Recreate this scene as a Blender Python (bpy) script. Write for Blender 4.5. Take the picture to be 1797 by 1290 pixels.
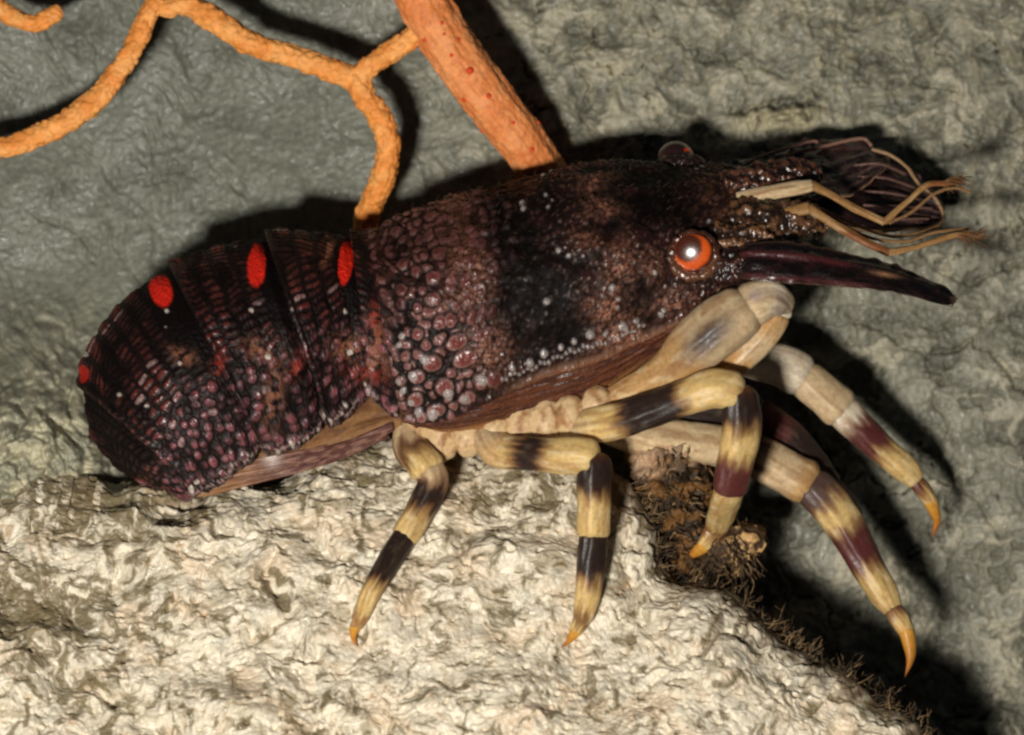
import bpy, math, random
import numpy as np
from mathutils import Vector

# ------------------------------------------------------------------ camera, light, exposure
K = 1e-4            # one photograph pixel at the lobster = 0.1 mm
D = 4500.0          # camera distance in those units (0.45 m)
Z0 = 0.12
scene = bpy.context.scene
for o in list(bpy.data.objects):
    bpy.data.objects.remove(o)
C = scene.collection

cam_d = bpy.data.cameras.new('camera')
cam = bpy.data.objects.new('camera', cam_d)
C.objects.link(cam)
cam.location = (0, -D * K, Z0)
cam.rotation_euler = (math.radians(90), 0, 0)
cam_d.sensor_width = 36
cam_d.lens = 18 / (898.5 / D)
cam_d.clip_start = 0.01
cam_d.clip_end = 10
cam_d.dof.use_dof = True
cam_d.dof.focus_distance = (D - 90) * K
cam_d.dof.aperture_fstop = 15
scene.camera = cam

w = bpy.data.worlds.new('World')
scene.world = w
w.use_nodes = True
w.node_tree.nodes['Background'].inputs[0].default_value = (0.75, 0.9, 1.0, 1)
w.node_tree.nodes['Background'].inputs[1].default_value = 0.022

# the camera's own flash, held low and to the left of the lens
fl = bpy.data.lights.new('flash', 'AREA')
fl.shape = 'RECTANGLE'
fl.size = 0.042
fl.size_y = 0.030
fl.energy = 2.45
fl.color = (1.0, 0.955, 0.88)
flo = bpy.data.objects.new('flash', fl)
C.objects.link(flo)
flo.location = (-0.085, -0.45, Z0 - 0.085)
aim = Vector((0.0, 0, Z0)) - Vector(flo.location)
flo.rotation_euler = aim.to_track_quat('-Z', 'Y').to_euler()

scene.view_settings.view_transform = 'Standard'
scene.view_settings.look = 'None'
scene.view_settings.exposure = 0.0
scene.view_settings.gamma = 1.0
scene.render.engine = 'CYCLES'
scene.cycles.filter_width = 2.5

# ------------------------------------------------------------------ helpers
rng = np.random.default_rng(7)
random.seed(7)


def s2l(c):
    c = np.asarray(c, float) / 255.0
    return np.where(c <= 0.04045, c / 12.92, ((c + 0.055) / 1.055) ** 2.4)


def Wd(a):
    """(px, py, depth towards camera) -> world metres"""
    a = np.asarray(a, float)
    f = (D - a[..., 2]) / D
    return np.stack([(a[..., 0] - 898.5) * f * K, -a[..., 2] * K, (645 - a[..., 1]) * f * K + Z0], -1)


_perm = rng.permutation(256)
_perm = np.concatenate([_perm, _perm, _perm])
_gr = rng.normal(size=(256, 3))
_gr /= np.linalg.norm(_gr, axis=1)[:, None]


_gr = _gr.astype(np.float32)
_perm = _perm.astype(np.int32)


def perlin(x, y, z=0.0):
    """gradient noise; a scalar z only picks the slice (quick)"""
    flat = np.ndim(z) == 0
    fu = lambda t: t * t * t * (t * (t * 6 - 15) + 10)
    if flat:
        x, y = np.broadcast_arrays(np.asarray(x, np.float32), np.asarray(y, np.float32))
        zi = int(math.floor(float(z) * 7.31)) & 255
    else:
        x, y, z = np.broadcast_arrays(np.asarray(x, np.float32), np.asarray(y, np.float32), np.asarray(z, np.float32))
        fz = np.floor(z); zf = z - fz; zi = fz.astype(np.int32) & 255; w_ = fu(zf)
    fx, fy = np.floor(x), np.floor(y)
    xf, yf = x - fx, y - fy
    xi, yi = fx.astype(np.int32) & 255, fy.astype(np.int32) & 255
    u, v = fu(xf), fu(yf)
    out = np.zeros(x.shape, np.float32)
    for dx in (0, 1):
        px_ = _perm[xi + dx]
        for dy in (0, 1):
            pxy = _perm[px_ + yi + dy]
            wxy = (u if dx else 1 - u) * (v if dy else 1 - v)
            for dz in ((0,) if flat else (0, 1)):
                g = _gr[_perm[pxy + zi + dz]]
                dot = g[..., 0] * (xf - dx) + g[..., 1] * (yf - dy)
                if flat:
                    out += dot * wxy
                else:
                    out += (dot + g[..., 2] * (zf - dz)) * wxy * (w_ if dz else 1 - w_)
    return out.astype(float) * (1.75 if flat else 1.6)


def fbm(x, y, z=0.0, o=4, g=0.5):
    s, a = 0, 1.0
    for i in range(o):
        f = 2.0 ** i
        s = s + a * perlin(x * f + 17.3 * i, y * f - 9.1 * i, np.asarray(z) * f + 5.7 * i)
        a *= g
    return s


def sm(a, b, x):
    t = np.clip((x - a) / (b - a), 0, 1)
    return t * t * (3 - 2 * t)


def worley(u, v, cell, seed=0, jit=0.85):
    """nearest, second nearest distance (in cells) and a random id per nearest seed"""
    u = np.asarray(u / cell, np.float32); v = np.asarray(v / cell, np.float32)
    iu, iv = np.floor(u).astype(np.int32), np.floor(v).astype(np.int32)
    f1 = np.full(u.shape, 9.0, np.float32); f2 = f1.copy(); idn = np.zeros(u.shape, np.float32)
    for a in (-1, 0, 1):
        for b in (-1, 0, 1):
            cu, cv = iu + a, iv + b
            h = _perm[(_perm[(cu + seed) & 255] + cv) & 255]
            h2 = _perm[(h + 71) & 255]
            h3 = _perm[(h2 + 13) & 255]
            px = (cu + 0.5 + jit * (h / 255.0 - 0.5)).astype(np.float32)
            py = (cv + 0.5 + jit * (h2 / 255.0 - 0.5)).astype(np.float32)
            d = np.hypot(u - px, v - py)
            near = d < f1
            f2 = np.where(near, f1, np.minimum(f2, d))
            idn = np.where(near, h3 / 255.0, idn)
            f1 = np.where(near, d, f1)
    return f1, f2, idn


def seg_dist(x, y, pts):
    best = np.full(x.shape, 1e9)
    for (x0, y0), (x1, y1) in zip(pts[:-1], pts[1:]):
        dx, dy = x1 - x0, y1 - y0
        t = np.clip(((x - x0) * dx + (y - y0) * dy) / (dx * dx + dy * dy), 0, 1)
        best = np.minimum(best, np.hypot(x - x0 - t * dx, y - y0 - t * dy))
    return best


def spline(pts, n):
    """Catmull-Rom through the rows of pts, resampled to n rows of even arc length of the first 3 columns"""
    P = np.asarray(pts, float)
    ext = np.vstack([2 * P[0] - P[1], P, 2 * P[-1] - P[-2]])
    out = []
    sub = 40
    for i in range(len(P) - 1):
        p0, p1, p2, p3 = ext[i:i + 4]
        t = np.linspace(0, 1, sub, endpoint=False)[:, None]
        out.append(0.5 * ((2 * p1) + (-p0 + p2) * t + (2 * p0 - 5 * p1 + 4 * p2 - p3) * t ** 2 + (-p0 + 3 * p1 - 3 * p2 + p3) * t ** 3))
    out.append(P[-1:])
    out = np.vstack(out)
    kdim = min(3, P.shape[1])
    s = np.concatenate([[0], np.cumsum(np.linalg.norm(np.diff(out[:, :kdim], axis=0), axis=1))])
    knots = s[::sub][:len(P)].copy()
    if len(knots) < len(P):
        knots = np.append(knots, s[-1])
    knots[-1] = s[-1]
    q = np.linspace(0, s[-1], n)
    res = np.stack([np.interp(q, s, out[:, k]) for k in range(P.shape[1])], -1)
    return res, q, knots


def mesh_obj(name, verts, faces4, cols=None, mat=None, parent=None, smooth=True):
    me = bpy.data.meshes.new(name)
    v = np.ascontiguousarray(verts, dtype=np.float32).reshape(-1, 3)
    f = np.ascontiguousarray(faces4, dtype=np.int32)
    k = f.shape[1]
    me.vertices.add(len(v)); me.vertices.foreach_set('co', v.ravel())
    me.loops.add(f.size); me.loops.foreach_set('vertex_index', f.ravel())
    me.polygons.add(len(f))
    me.polygons.foreach_set('loop_start', np.arange(0, f.size, k, dtype=np.int32))
    me.update(calc_edges=True)
    me.validate()
    if smooth:
        me.polygons.foreach_set('use_smooth', np.ones(len(me.polygons), dtype=bool))
    if cols is not None:
        ca = me.color_attributes.new('Col', 'FLOAT_COLOR', 'POINT')
        c = np.ones((len(v), 4), np.float32)
        cs = np.asarray(cols).reshape(len(v), -1)
        c[:, :cs.shape[1]] = np.clip(cs, 0, 1)
        ca.data.foreach_set('color', c.ravel())
    if mat:
        me.materials.append(mat)
    o = bpy.data.objects.new(name, me)
    C.objects.link(o)
    if parent:
        o.parent = parent
    return o


def grid_faces(N, M, closed=False, flip=False):
    i = np.arange(N - 1)[:, None]
    jm = M if closed else M - 1
    j = np.arange(jm)[None, :]
    j2 = (j + 1) % M
    a = i * M + j; b = i * M + j2; c = (i + 1) * M + j2; d = (i + 1) * M + j
    a, b, c, d = np.broadcast_arrays(a, b, c, d)
    f = np.stack([a, b, c, d], -1).reshape(-1, 4)
    return f[:, ::-1] if flip else f


def grid_obj(name, G, cols=None, mat=None, parent=None, closed=False, caps=False, flip=False, org=None):
    N, M = G.shape[:2]
    V = Wd(G).reshape(-1, 3)
    f = grid_faces(N, M, closed, flip)
    cc = None if cols is None else np.asarray(cols).reshape(N * M, -1)
    if caps and closed:
        V = np.vstack([V, V[:M].mean(0), V[-M:].mean(0)])
        if cc is not None:
            cc = np.vstack([cc, cc[:M].mean(0), cc[-M:].mean(0)])
        i0, i1 = N * M, N * M + 1
        j = np.arange(0, M - 1, 2)
        c0 = np.stack([np.full(len(j), i0), (j + 2) % M, j + 1, j], -1)
        b = (N - 1) * M
        c1 = np.stack([np.full(len(j), i1), b + j, b + j + 1, b + (j + 2) % M], -1)
        if flip:
            c0 = c0[:, ::-1]; c1 = c1[:, ::-1]
        f = np.vstack([f, c0, c1])
    if org is not None:
        V = V - np.asarray(org)
    return mesh_obj(name, V, f, cc, mat, parent)


def grid_normals(G, closed=False):
    du = np.gradient(G, axis=0)
    if closed:
        dv = (np.roll(G, -1, 1) - np.roll(G, 1, 1)) * 0.5
    else:
        dv = np.gradient(G, axis=1)
    n = np.cross(du, dv)
    n /= (np.linalg.norm(n, axis=-1, keepdims=True) + 1e-9)
    return n


def tube(pts, n, m, squash=1.0):
    """pts rows: px, py, d, r.  returns ring grid, outward directions, arc position, angle, knots"""
    R, s, kn = spline([p[:4] for p in pts], n)
    c = R[:, :3]; r = np.maximum(R[:, 3], 0.4)
    T = np.gradient(c, axis=0)
    T /= np.linalg.norm(T, axis=1)[:, None] + 1e-9
    ref = np.array([0.0, 0.0, 1.0])
    S = np.cross(T, ref)
    S /= np.linalg.norm(S, axis=1)[:, None] + 1e-9
    U = np.cross(S, T)
    a = np.linspace(0, 2 * math.pi, m, endpoint=False)
    dirs = np.cos(a)[None, :, None] * S[:, None] + np.sin(a)[None, :, None] * U[:, None] * squash
    G = c[:, None] + dirs * r[:, None, None]
    return G, dirs, s, a, kn, r


def empty(name, loc, parent=None):
    o = bpy.data.objects.new(name, None)
    o.empty_display_size = 0.01
    C.objects.link(o)
    o.location = loc
    if parent:
        o.parent = parent
    return o


def tag(o, label=None, cat=None, group=None, kind=None):
    if label: o['label'] = label
    if cat: o['category'] = cat
    if group: o['group'] = group
    if kind: o['kind'] = kind
    return o


# ------------------------------------------------------------------ materials
def mat_col(name, rough=0.35, rvar=0.12, bump=0.3, bscale=4000, bdist=0.0002, spec=0.5, sss=0.0, coat=0.0, cvar=0.15, alpha=1.0, cscale=2500, trans=0.0, gloss=False):
    m = bpy.data.materials.new(name)
    m.use_nodes = True
    nt = m.node_tree
    b = nt.nodes['Principled BSDF']
    at = nt.nodes.new('ShaderNodeVertexColor'); at.layer_name = 'Col'
    tc = nt.nodes.new('ShaderNodeTexCoord')
    n1 = nt.nodes.new('ShaderNodeTexNoise'); n1.inputs['Scale'].default_value = bscale
    n1.inputs['Detail'].default_value = 4
    nt.links.new(tc.outputs['Object'], n1.inputs['Vector'])
    n2 = nt.nodes.new('ShaderNodeTexNoise'); n2.inputs['Scale'].default_value = cscale
    n2.inputs['Detail'].default_value = 3
    nt.links.new(tc.outputs['Object'], n2.inputs['Vector'])
    mr = nt.nodes.new('ShaderNodeMapRange')
    mr.inputs['From Min'].default_value = 0.3; mr.inputs['From Max'].default_value = 0.7
    mr.inputs['To Min'].default_value = 1 - cvar; mr.inputs['To Max'].default_value = 1 + cvar
    nt.links.new(n2.outputs['Fac'], mr.inputs['Value'])
    mx = nt.nodes.new('ShaderNodeVectorMath'); mx.operation = 'SCALE'
    nt.links.new(at.outputs['Color'], mx.inputs[0])
    nt.links.new(mr.outputs['Result'], mx.inputs['Scale'])
    nt.links.new(mx.outputs['Vector'], b.inputs['Base Color'])
    rr = nt.nodes.new('ShaderNodeMapRange')
    rr.inputs['From Min'].default_value = 0.3; rr.inputs['From Max'].default_value = 0.7
    rr.inputs['To Min'].default_value = max(0.05, rough - rvar); rr.inputs['To Max'].default_value = rough + rvar
    nt.links.new(n2.outputs['Fac'], rr.inputs['Value'])
    nt.links.new(rr.outputs['Result'], b.inputs['Roughness'])
    if gloss:      # the attribute's alpha says where the shell is polished (1) or velvety (0)
        g1 = nt.nodes.new('ShaderNodeMapRange')
        g1.inputs['To Min'].default_value = 0.34; g1.inputs['To Max'].default_value = 0.0
        nt.links.new(at.outputs['Alpha'], g1.inputs['Value'])
        ad = nt.nodes.new('ShaderNodeMath'); ad.operation = 'ADD'
        nt.links.new(g1.outputs['Result'], ad.inputs[0]); nt.links.new(rr.outputs['Result'], ad.inputs[1])
        nt.links.new(ad.outputs['Value'], b.inputs['Roughness'])
        g2 = nt.nodes.new('ShaderNodeMapRange')
        g2.inputs['To Min'].default_value = 0.06; g2.inputs['To Max'].default_value = spec
        nt.links.new(at.outputs['Alpha'], g2.inputs['Value'])
        nt.links.new(g2.outputs['Result'], b.inputs['Specular IOR Level'])
    bp = nt.nodes.new('ShaderNodeBump')
    bp.inputs['Strength'].default_value = bump
    bp.inputs['Distance'].default_value = bdist
    nt.links.new(n1.outputs['Fac'], bp.inputs['Height'])
    nt.links.new(bp.outputs['Normal'], b.inputs['Normal'])
    if not gloss:
        b.inputs['Specular IOR Level'].default_value = spec
    if sss:
        b.inputs['Subsurface Weight'].default_value = sss
        b.inputs['Subsurface Radius'].default_value = (1.0, 0.6, 0.35)
        b.inputs['Subsurface Scale'].default_value = 0.0015
    if coat:
        b.inputs['Coat Weight'].default_value = coat
        b.inputs['Coat Roughness'].default_value = 0.12
    if trans:
        b.inputs['Transmission Weight'].default_value = trans
    b.inputs['Alpha'].default_value = alpha
    return m


M_wall = mat_col('wall_crust', rough=0.45, rvar=0.2, bump=0.35, bscale=1500, bdist=0.0003, spec=0.35, cvar=0.18, cscale=900)
M_rock = mat_col('pale_rock', rough=0.4, rvar=0.2, bump=0.5, bscale=1500, bdist=0.0003, spec=0.4, cvar=0.14, cscale=1200)
M_shell = mat_col('wet_shell', rough=0.29, rvar=0.1, bump=0.3, bscale=3000, bdist=0.00018, spec=0.75, cvar=0.3, cscale=3000, gloss=True)
M_leg = mat_col('leg_shell', rough=0.42, rvar=0.1, bump=0.3, bscale=2000, bdist=0.00015, spec=0.28, sss=0.25, cvar=0.14, cscale=1500)
M_eye = mat_col('eye_surface', rough=0.22, rvar=0.03, bump=0.0, spec=1.0, coat=0.4, cvar=0.12)
M_coral = mat_col('orange_coral', rough=0.6, rvar=0.1, bump=0.3, bscale=1800, bdist=0.0003, spec=0.3, sss=0.25, cvar=0.14, cscale=900)
M_algae = mat_col('algae', rough=0.6, rvar=0.1, bump=0.1, spec=0.25, cvar=0.35, cscale=700)

# ------------------------------------------------------------------ setting: crusted wall behind
nx, ny = 900, 650
xs = np.linspace(-260, 2060, nx); ys = np.linspace(-220, 1520, ny)
X, Y = np.meshgrid(xs, ys, indexing='ij')
right = sm(650, 1150, X + 0.25 * (600 - Y))
wx = X + 26 * fbm(X / 110, Y / 110, 3.1, 3); wy = Y + 26 * fbm(X / 110, Y / 110, 8.2, 3)
big = 34 * fbm(X / 520, Y / 520, 1.7, 3)
# left: soft lumps and streaks running down to the right
a_ = math.radians(62)
ur = wx * math.cos(a_) + wy * math.sin(a_); vr = -wx * math.sin(a_) + wy * math.cos(a_)
jx = X + 9 * fbm(X / 26, Y / 26, 70, 3); jy = Y + 9 * fbm(X / 26, Y / 26, 75, 3)
low_left = sm(430, 830, Y) * sm(460, 60, X)
soft = sm(-0.15, 0.35, fbm(X / 150, Y / 130, 44.0, 2))
rub = np.sqrt(np.clip(1 - (worley(wx, wy, 34, 11)[0] / 0.7) ** 2, 0, 1)) * 9 + np.sqrt(np.clip(1 - (worley(wx, wy, 17, 77)[0] / 0.7) ** 2, 0, 1)) * 4.5
leftrel = 1.0 * rub * low_left * 1.2 + 6 * fbm(ur / 130, vr / 60, 2.2, 3) + (1.2 + 4.5 * soft) * fbm(ur / 34, vr / 15, 4.4, 3, 0.5) + 1.6 * fbm(X / 12, Y / 10, 5, 3, 0.6)
# right: flat flaked plates with broken edges
rough0 = fbm(X / 18, Y / 18, 66.0, 2)
ter = fbm((wx + 5 * rough0) / 95, wy / 75, 6.3, 4, 0.6)
lev = ter * 2.3
plate = np.floor(lev) + sm(0.90, 1.0, lev - np.floor(lev))
crk = np.abs(fbm(wx / 160, wy / 130, 12.5, 4, 0.55))
crackline = np.exp(-(crk / 0.018) ** 2) * sm(-0.1, 0.25, fbm(X / 240, Y / 240, 20.1, 2))
rough2 = fbm(wx / 34, wy / 28, 9.9, 4, 0.6)
crumb = sm(-0.1, 0.4, fbm(X / 190, Y / 150, 31.0, 3))
crumbs = np.sqrt(np.clip(1 - (worley(X + 9 * rough0, Y + 9 * rough2, 21, 19, 1.0)[0] / 0.72) ** 2, 0, 1)) + 0.5 * np.sqrt(np.clip(1 - (worley(X + 5 * rough0, Y, 10, 29, 1.0)[0] / 0.7) ** 2, 0, 1)) - 0.7
knobs = np.sqrt(np.clip(1 - (worley(X + 16 * rough2, Y + 16 * rough0, 46, 37, 1.0)[0] / 0.62) ** 2, 0, 1)) * sm(620, 330, Y) * right
ter2 = fbm((wx + 6 * rough0) / 120, (wy + 6 * rough0) / 90, 88.0, 4, 0.55) + 0.25 * fbm(X / 300, Y / 260, 89, 2) + 0.05
P2 = sm(-0.025, 0.03, ter2)
rightrel = 4 * plate + 9 * P2 + 13 * knobs * (1 - 0.5 * P2) + (0.5 + 9 * crumb) * (1.25 - 0.85 * P2) * (0.35 * rough2 + 0.8 * crumbs) - 34 * crackline + 1.5 * fbm(X / 10, Y / 9, 2, 3, 0.6)
base_d = -335 + big + leftrel * (1 - right) * (1 + 1.6 * low_left) + rightrel * right + 320 * low_left ** 1.4
for pts, wd, dp in [([(1590, 610), (1650, 622), (1705, 600), (1755, 628), (1797, 690), (1900, 720)], 3.6, 22), ([(1705, 600), (1745, 560), (1800, 545), (1900, 560)], 3.2, 18),
                    ([(1500, 560), (1560, 585), (1590, 610)], 3.0, 14), ([(1640, 470), (1700, 500), (1740, 478), (1797, 462), (1900, 470)], 3.4, 20), ([(1660, 640), (1640, 700), (1668, 750), (1650, 800)], 3.0, 14),
                    ([(1285, 196), (1330, 190), (1375, 178), (1420, 186), (1440, 182)], 5.0, 30), ([(1000, 100), (1040, 150), (1020, 210), (1065, 250)], 3.4, 14), ([(1180, 60), (1230, 100), (1300, 110), (1330, 150)], 3.2, 14),
                    ([(1660, 850), (1720, 880), (1760, 950), (1797, 960)], 3.0, 12), ([(1560, 80), (1600, 140), (1680, 160)], 3.2, 14), ([(250, 330), (300, 300), (340, 310)], 3.0, 9), ([(60, 380), (130, 400), (170, 450)], 3.0, 9)]:
    base_d = base_d - dp * np.exp(-(seg_dist(jx, jy, pts) / wd) ** 2)
led = np.exp(-(((jx - 1365) / 80) ** 4 + ((jy - 212) / 20) ** 4))
base_d = base_d + 16 * led
G = np.stack([X, Y, base_d], -1)
c_l = s2l((114, 116, 104)); c_r = s2l((120, 120, 106)); c_d = s2l((86, 86, 76)); c_p = s2l((182, 174, 152))
col = c_l * (1 - right[..., None]) + c_r * right[..., None]
blot = sm(0.05, 0.75, fbm(X / 130, Y / 120, 14.4, 4))[..., None]
col = col * (1 - 0.55 * blot) + c_d * 0.55 * blot
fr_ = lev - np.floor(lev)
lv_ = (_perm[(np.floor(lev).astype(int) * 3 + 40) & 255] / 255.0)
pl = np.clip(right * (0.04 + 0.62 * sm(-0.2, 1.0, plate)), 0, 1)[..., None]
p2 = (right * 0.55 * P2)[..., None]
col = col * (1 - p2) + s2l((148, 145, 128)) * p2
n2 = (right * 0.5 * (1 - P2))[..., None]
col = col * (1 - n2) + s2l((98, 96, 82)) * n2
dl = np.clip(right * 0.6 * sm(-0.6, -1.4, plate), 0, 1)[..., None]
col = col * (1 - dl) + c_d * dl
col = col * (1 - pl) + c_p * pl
kb = (sm(0.15, 0.7, knobs) * sm(-0.3, 0.3, rough2) * 0.45)[..., None]
col = col * (1 - kb) + s2l((164, 157, 132)) * kb
cr2 = (0.5 * sm(0.2, 0.8, rough2) * crumb * right * sm(560, 200, Y) * 0.7)[..., None]
col = col * (1 - cr2) + s2l((168, 156, 122)) * cr2
lb = (led * 0.55)[..., None]
col = col * (1 - lb) + s2l((190, 178, 142)) * lb
ll = (low_left * (0.35 + 0.5 * sm(-0.2, 0.4, fbm(X / 45, Y / 45, 40, 3))))[..., None]
col = col * (1 - ll) + s2l((190, 182, 152)) * ll
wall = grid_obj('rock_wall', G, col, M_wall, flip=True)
tag(wall, 'grey-green crusted rock wall behind the lobster and the orange sea fan', kind='structure')

# ------------------------------------------------------------------ pale rock in front
rim_pts = [(-330, 860), (-150, 872), (0, 858), (110, 824), (230, 838), (350, 862), (480, 838), (600, 800), (700, 775), (800, 792), (900, 806),
           (1000, 812), (1080, 822), (1130, 858), (1168, 920), (1200, 985), (1262, 1032), (1330, 1082), (1420, 1136),
           (1500, 1186), (1560, 1232), (1620, 1292), (1690, 1380), (1770, 1500), (1820, 1600)]
nt_, nw = 1000, 560
rim, rs, _ = spline([(x, y, 0) for x, y in rim_pts], nt_)
rim = rim[:, :2]
rim[:, 1] += 6 * fbm(rs / 40, 0.5, 2.0, 3)
tt = rs / rs[-1]
anc = np.stack([np.interp(tt, [0, 0.5, 1], [-330, 520, 1650]), np.full(nt_, 1640.0)], -1)
wv = np.concatenate([np.linspace(-1, 0, 90, endpoint=False), np.linspace(0, 1, nw - 90) ** 1.12])
G = np.zeros((nt_, nw, 3))
wpos = np.clip(wv, 0, 1)[None, :, None]
G[..., :2] = rim[:, None] * (1 - wpos) + anc[:, None] * wpos
sdist = np.linalg.norm(G[..., :2] - rim[:, None], axis=-1)
xx, yy = G[..., 0], G[..., 1]
front = 62 + 0.58 * (yy - 830) - 0.0002 * np.maximum(yy - 830, 0) ** 2 + 0.04 * (600 - xx) * sm(900, 1500, xx)
Rr = 120.0
k_ = np.clip(1 - sdist / Rr, 0, 1)
front = front - 80 * (1 - np.sqrt(np.clip(1 - k_ ** 2, 0, 1)))
back = np.clip(-wv, 0, 1)[None, :]
G[..., 2] = front * (1 - back) + (-370) * back
# behind the rim the stone falls away and inwards
G[..., 0] -= 40 * np.sin(back * 1.57) * sm(900, 1300, xx)
G[..., 1] += 46 * np.sin(back * 1.57)
nrm = grid_normals(G)
if nrm[nt_ // 2, nw // 2, 2] < 0:
    nrm = -nrm
p3 = G / 1.0
qx = p3[..., 0] + 34 * fbm(p3[..., 0] / 85, p3[..., 1] / 85, p3[..., 2] / 85 + 3, 3)
qy = p3[..., 1] + 34 * fbm(p3[..., 0] / 85 + 40, p3[..., 1] / 85, p3[..., 2] / 85 + 3, 3)
qz = p3[..., 2]
lump = 40 * fbm(p3[..., 0] / 270, p3[..., 1] / 210, qz / 270, 3)
r1 = 1 - np.abs(fbm(qx / 92, qy / 74, qz / 92, 3, 0.45)) * 2.0
r2 = 1 - np.abs(fbm(qx / 34 + 9, qy / 29, qz / 34, 2, 0.45)) * 2.0
fine = fbm(p3[..., 0] / 11, p3[..., 1] / 9, qz / 11, 3)
am = 0.08 + 1.15 * sm(-0.1, 0.55, fbm(p3[..., 0] / 130, p3[..., 1] / 110, qz / 130 + 7, 2))
r1 = 1 - np.sqrt(np.abs(r1 - 1) ** 2 + 0.03); r2 = 1 - np.sqrt(np.abs(r2 - 1) ** 2 + 0.05)
wq1 = qx + 0.5 * qz + 8 * fine; wq2 = qy + 0.8 * qz + 6 * fine
nod1 = np.sqrt(np.clip(1 - (worley(wq1, wq2, 30, 5, 1.0)[0] / 0.75) ** 2, 0, 1))
nod2 = np.sqrt(np.clip(1 - (worley(wq1, wq2 * 0.8, 14, 8, 1.0)[0] / 0.7) ** 2, 0, 1))
am2 = sm(-0.3, 0.4, fbm(p3[..., 0] / 90, p3[..., 1] / 80, qz / 90 + 17, 2))
gr2 = fbm(p3[..., 0] / 6.5, p3[..., 1] / 6, qz / 6.5, 2)
disp = lump + 9 * r1 * am + 4.2 * r2 * am + 4.5 * nod1 * am2 + 3.0 * nod2 * (1 - 0.5 * am2) + 1.6 * fine + 1.3 * gr2
pf, _p2, pid = worley(p3[..., 0] + 6 * fine, p3[..., 1] + 0.8 * qz, 40, 44, 1.0)
disp = disp - 11 * np.exp(-(pf / 0.13) ** 2) * (pid > 0.45)


creases = [([(345, 875), (270, 905), (215, 950), (200, 1010)], 26, 22), ([(0, 1060), (60, 1050), (140, 1060), (200, 1020)], 44, 34),
           ([(55, 1120), (120, 1175), (200, 1215), (300, 1290)], 24, 22), ([(740, 1300), (700, 1225), (770, 1180)], 16, 12),
           ([(1105, 960), (1120, 1050), (1180, 1140)], 16, 12), ([(560, 960), (660, 985), (800, 950), (905, 870)], 18, 16),
           ([(860, 880), (960, 850), (1000, 820)], 14, 10), ([(0, 930), (90, 900), (190, 930)], 16, 14), ([(480, 1010), (490, 1070), (440, 1110)], 16, 18),
           ([(1180, 1150), (1260, 1120), (1330, 1130)], 12, 10)]
cz = np.zeros(xx.shape)
for pts, wd, dp in creases:
    dd = seg_dist(qx - 0.35 * (qx - xx), qy - 0.35 * (qy - yy), pts)
    cz = np.maximum(cz, dp * np.exp(-(dd / wd) ** 2))
disp = disp - cz - 12
G = G + nrm * disp[..., None] * (1 - 0.6 * back)[..., None]
ROCK = G.copy()
cream = s2l((226, 215, 192)); warm = s2l((212, 184, 152)); olive = s2l((108, 94, 62)); brown = s2l((84, 66, 44)); grey = s2l((176, 172, 158))
f1 = sm(-0.1, 0.7, fbm(xx / 95, yy / 80, 51, 4))[..., None]
f2 = sm(0.1, 0.8, fbm(xx / 60, yy / 40, 61, 4))[..., None]
col = cream * (1 - 0.55 * f1) + warm * 0.55 * f1
col = col * (1 - 0.5 * f2) + grey * 0.5 * f2
mot = sm(0.05, 0.55, fbm(qx / 30, qy / 24, 91, 4, 0.6) + 0.25 * fbm(xx / 160, yy / 120, 95, 2))[..., None]
col = col * (1 - 0.62 * mot) + s2l((162, 148, 120)) * 0.62 * mot
vein = np.exp(-(fbm(qx / 60, qy / 50, 101, 3, 0.55) / 0.05) ** 2)[..., None] * sm(-0.2, 0.3, fbm(xx / 120, yy / 120, 105, 2))[..., None]
col = col * (1 - 0.6 * vein) + s2l((160, 116, 68)) * 0.6 * vein
# algae film: tufty stains of their own shape, thicker on the left shoulder
st = fbm(qx / 34, qy / 30, 71, 5, 0.65)
dens = 0.24 + 0.45 * np.exp(-(((xx - 260) / 160) ** 2 + ((yy - 905) / 40) ** 2)) + 0.2 * sm(930, 840, yy) + 0.25 * np.exp(-(((xx - 120) / 120) ** 2 + ((yy - 1190) / 60) ** 2)) + 0.80 * np.exp(-(((xx - 30) / 210) ** 2 + ((yy - 1060) / 85) ** 2)) + 0.30 * sm(380, 140, xx) * sm(960, 850, yy) + 0.25 * np.exp(-(((xx - 900) / 130) ** 2 + ((yy - 850) / 60) ** 2))
f3 = (sm(0.52, 0.95, st * 0.75 + dens + 0.16) * 0.85)[..., None]
col = col * (1 - f3) + olive * f3
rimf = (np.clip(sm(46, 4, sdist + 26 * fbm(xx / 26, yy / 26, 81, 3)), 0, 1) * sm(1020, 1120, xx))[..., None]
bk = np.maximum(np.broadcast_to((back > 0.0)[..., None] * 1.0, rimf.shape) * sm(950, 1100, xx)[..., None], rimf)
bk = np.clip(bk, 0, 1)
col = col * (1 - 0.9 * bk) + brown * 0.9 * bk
rock_org = Wd(np.array([600, 1600, 100.0]))
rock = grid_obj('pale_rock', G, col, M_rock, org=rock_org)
rock.location = rock_org
tag(rock, 'large pale cream rock with wrinkled lumpy crust under the lobster', 'rock')

_rp = ROCK.reshape(-1, 3)


def rock_d(x, y, r=10):
    m = (np.abs(_rp[:, 0] - x) < r) & (np.abs(_rp[:, 1] - y) < r)
    return float(np.max(_rp[m, 2])) if m.any() else 0.0


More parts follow.
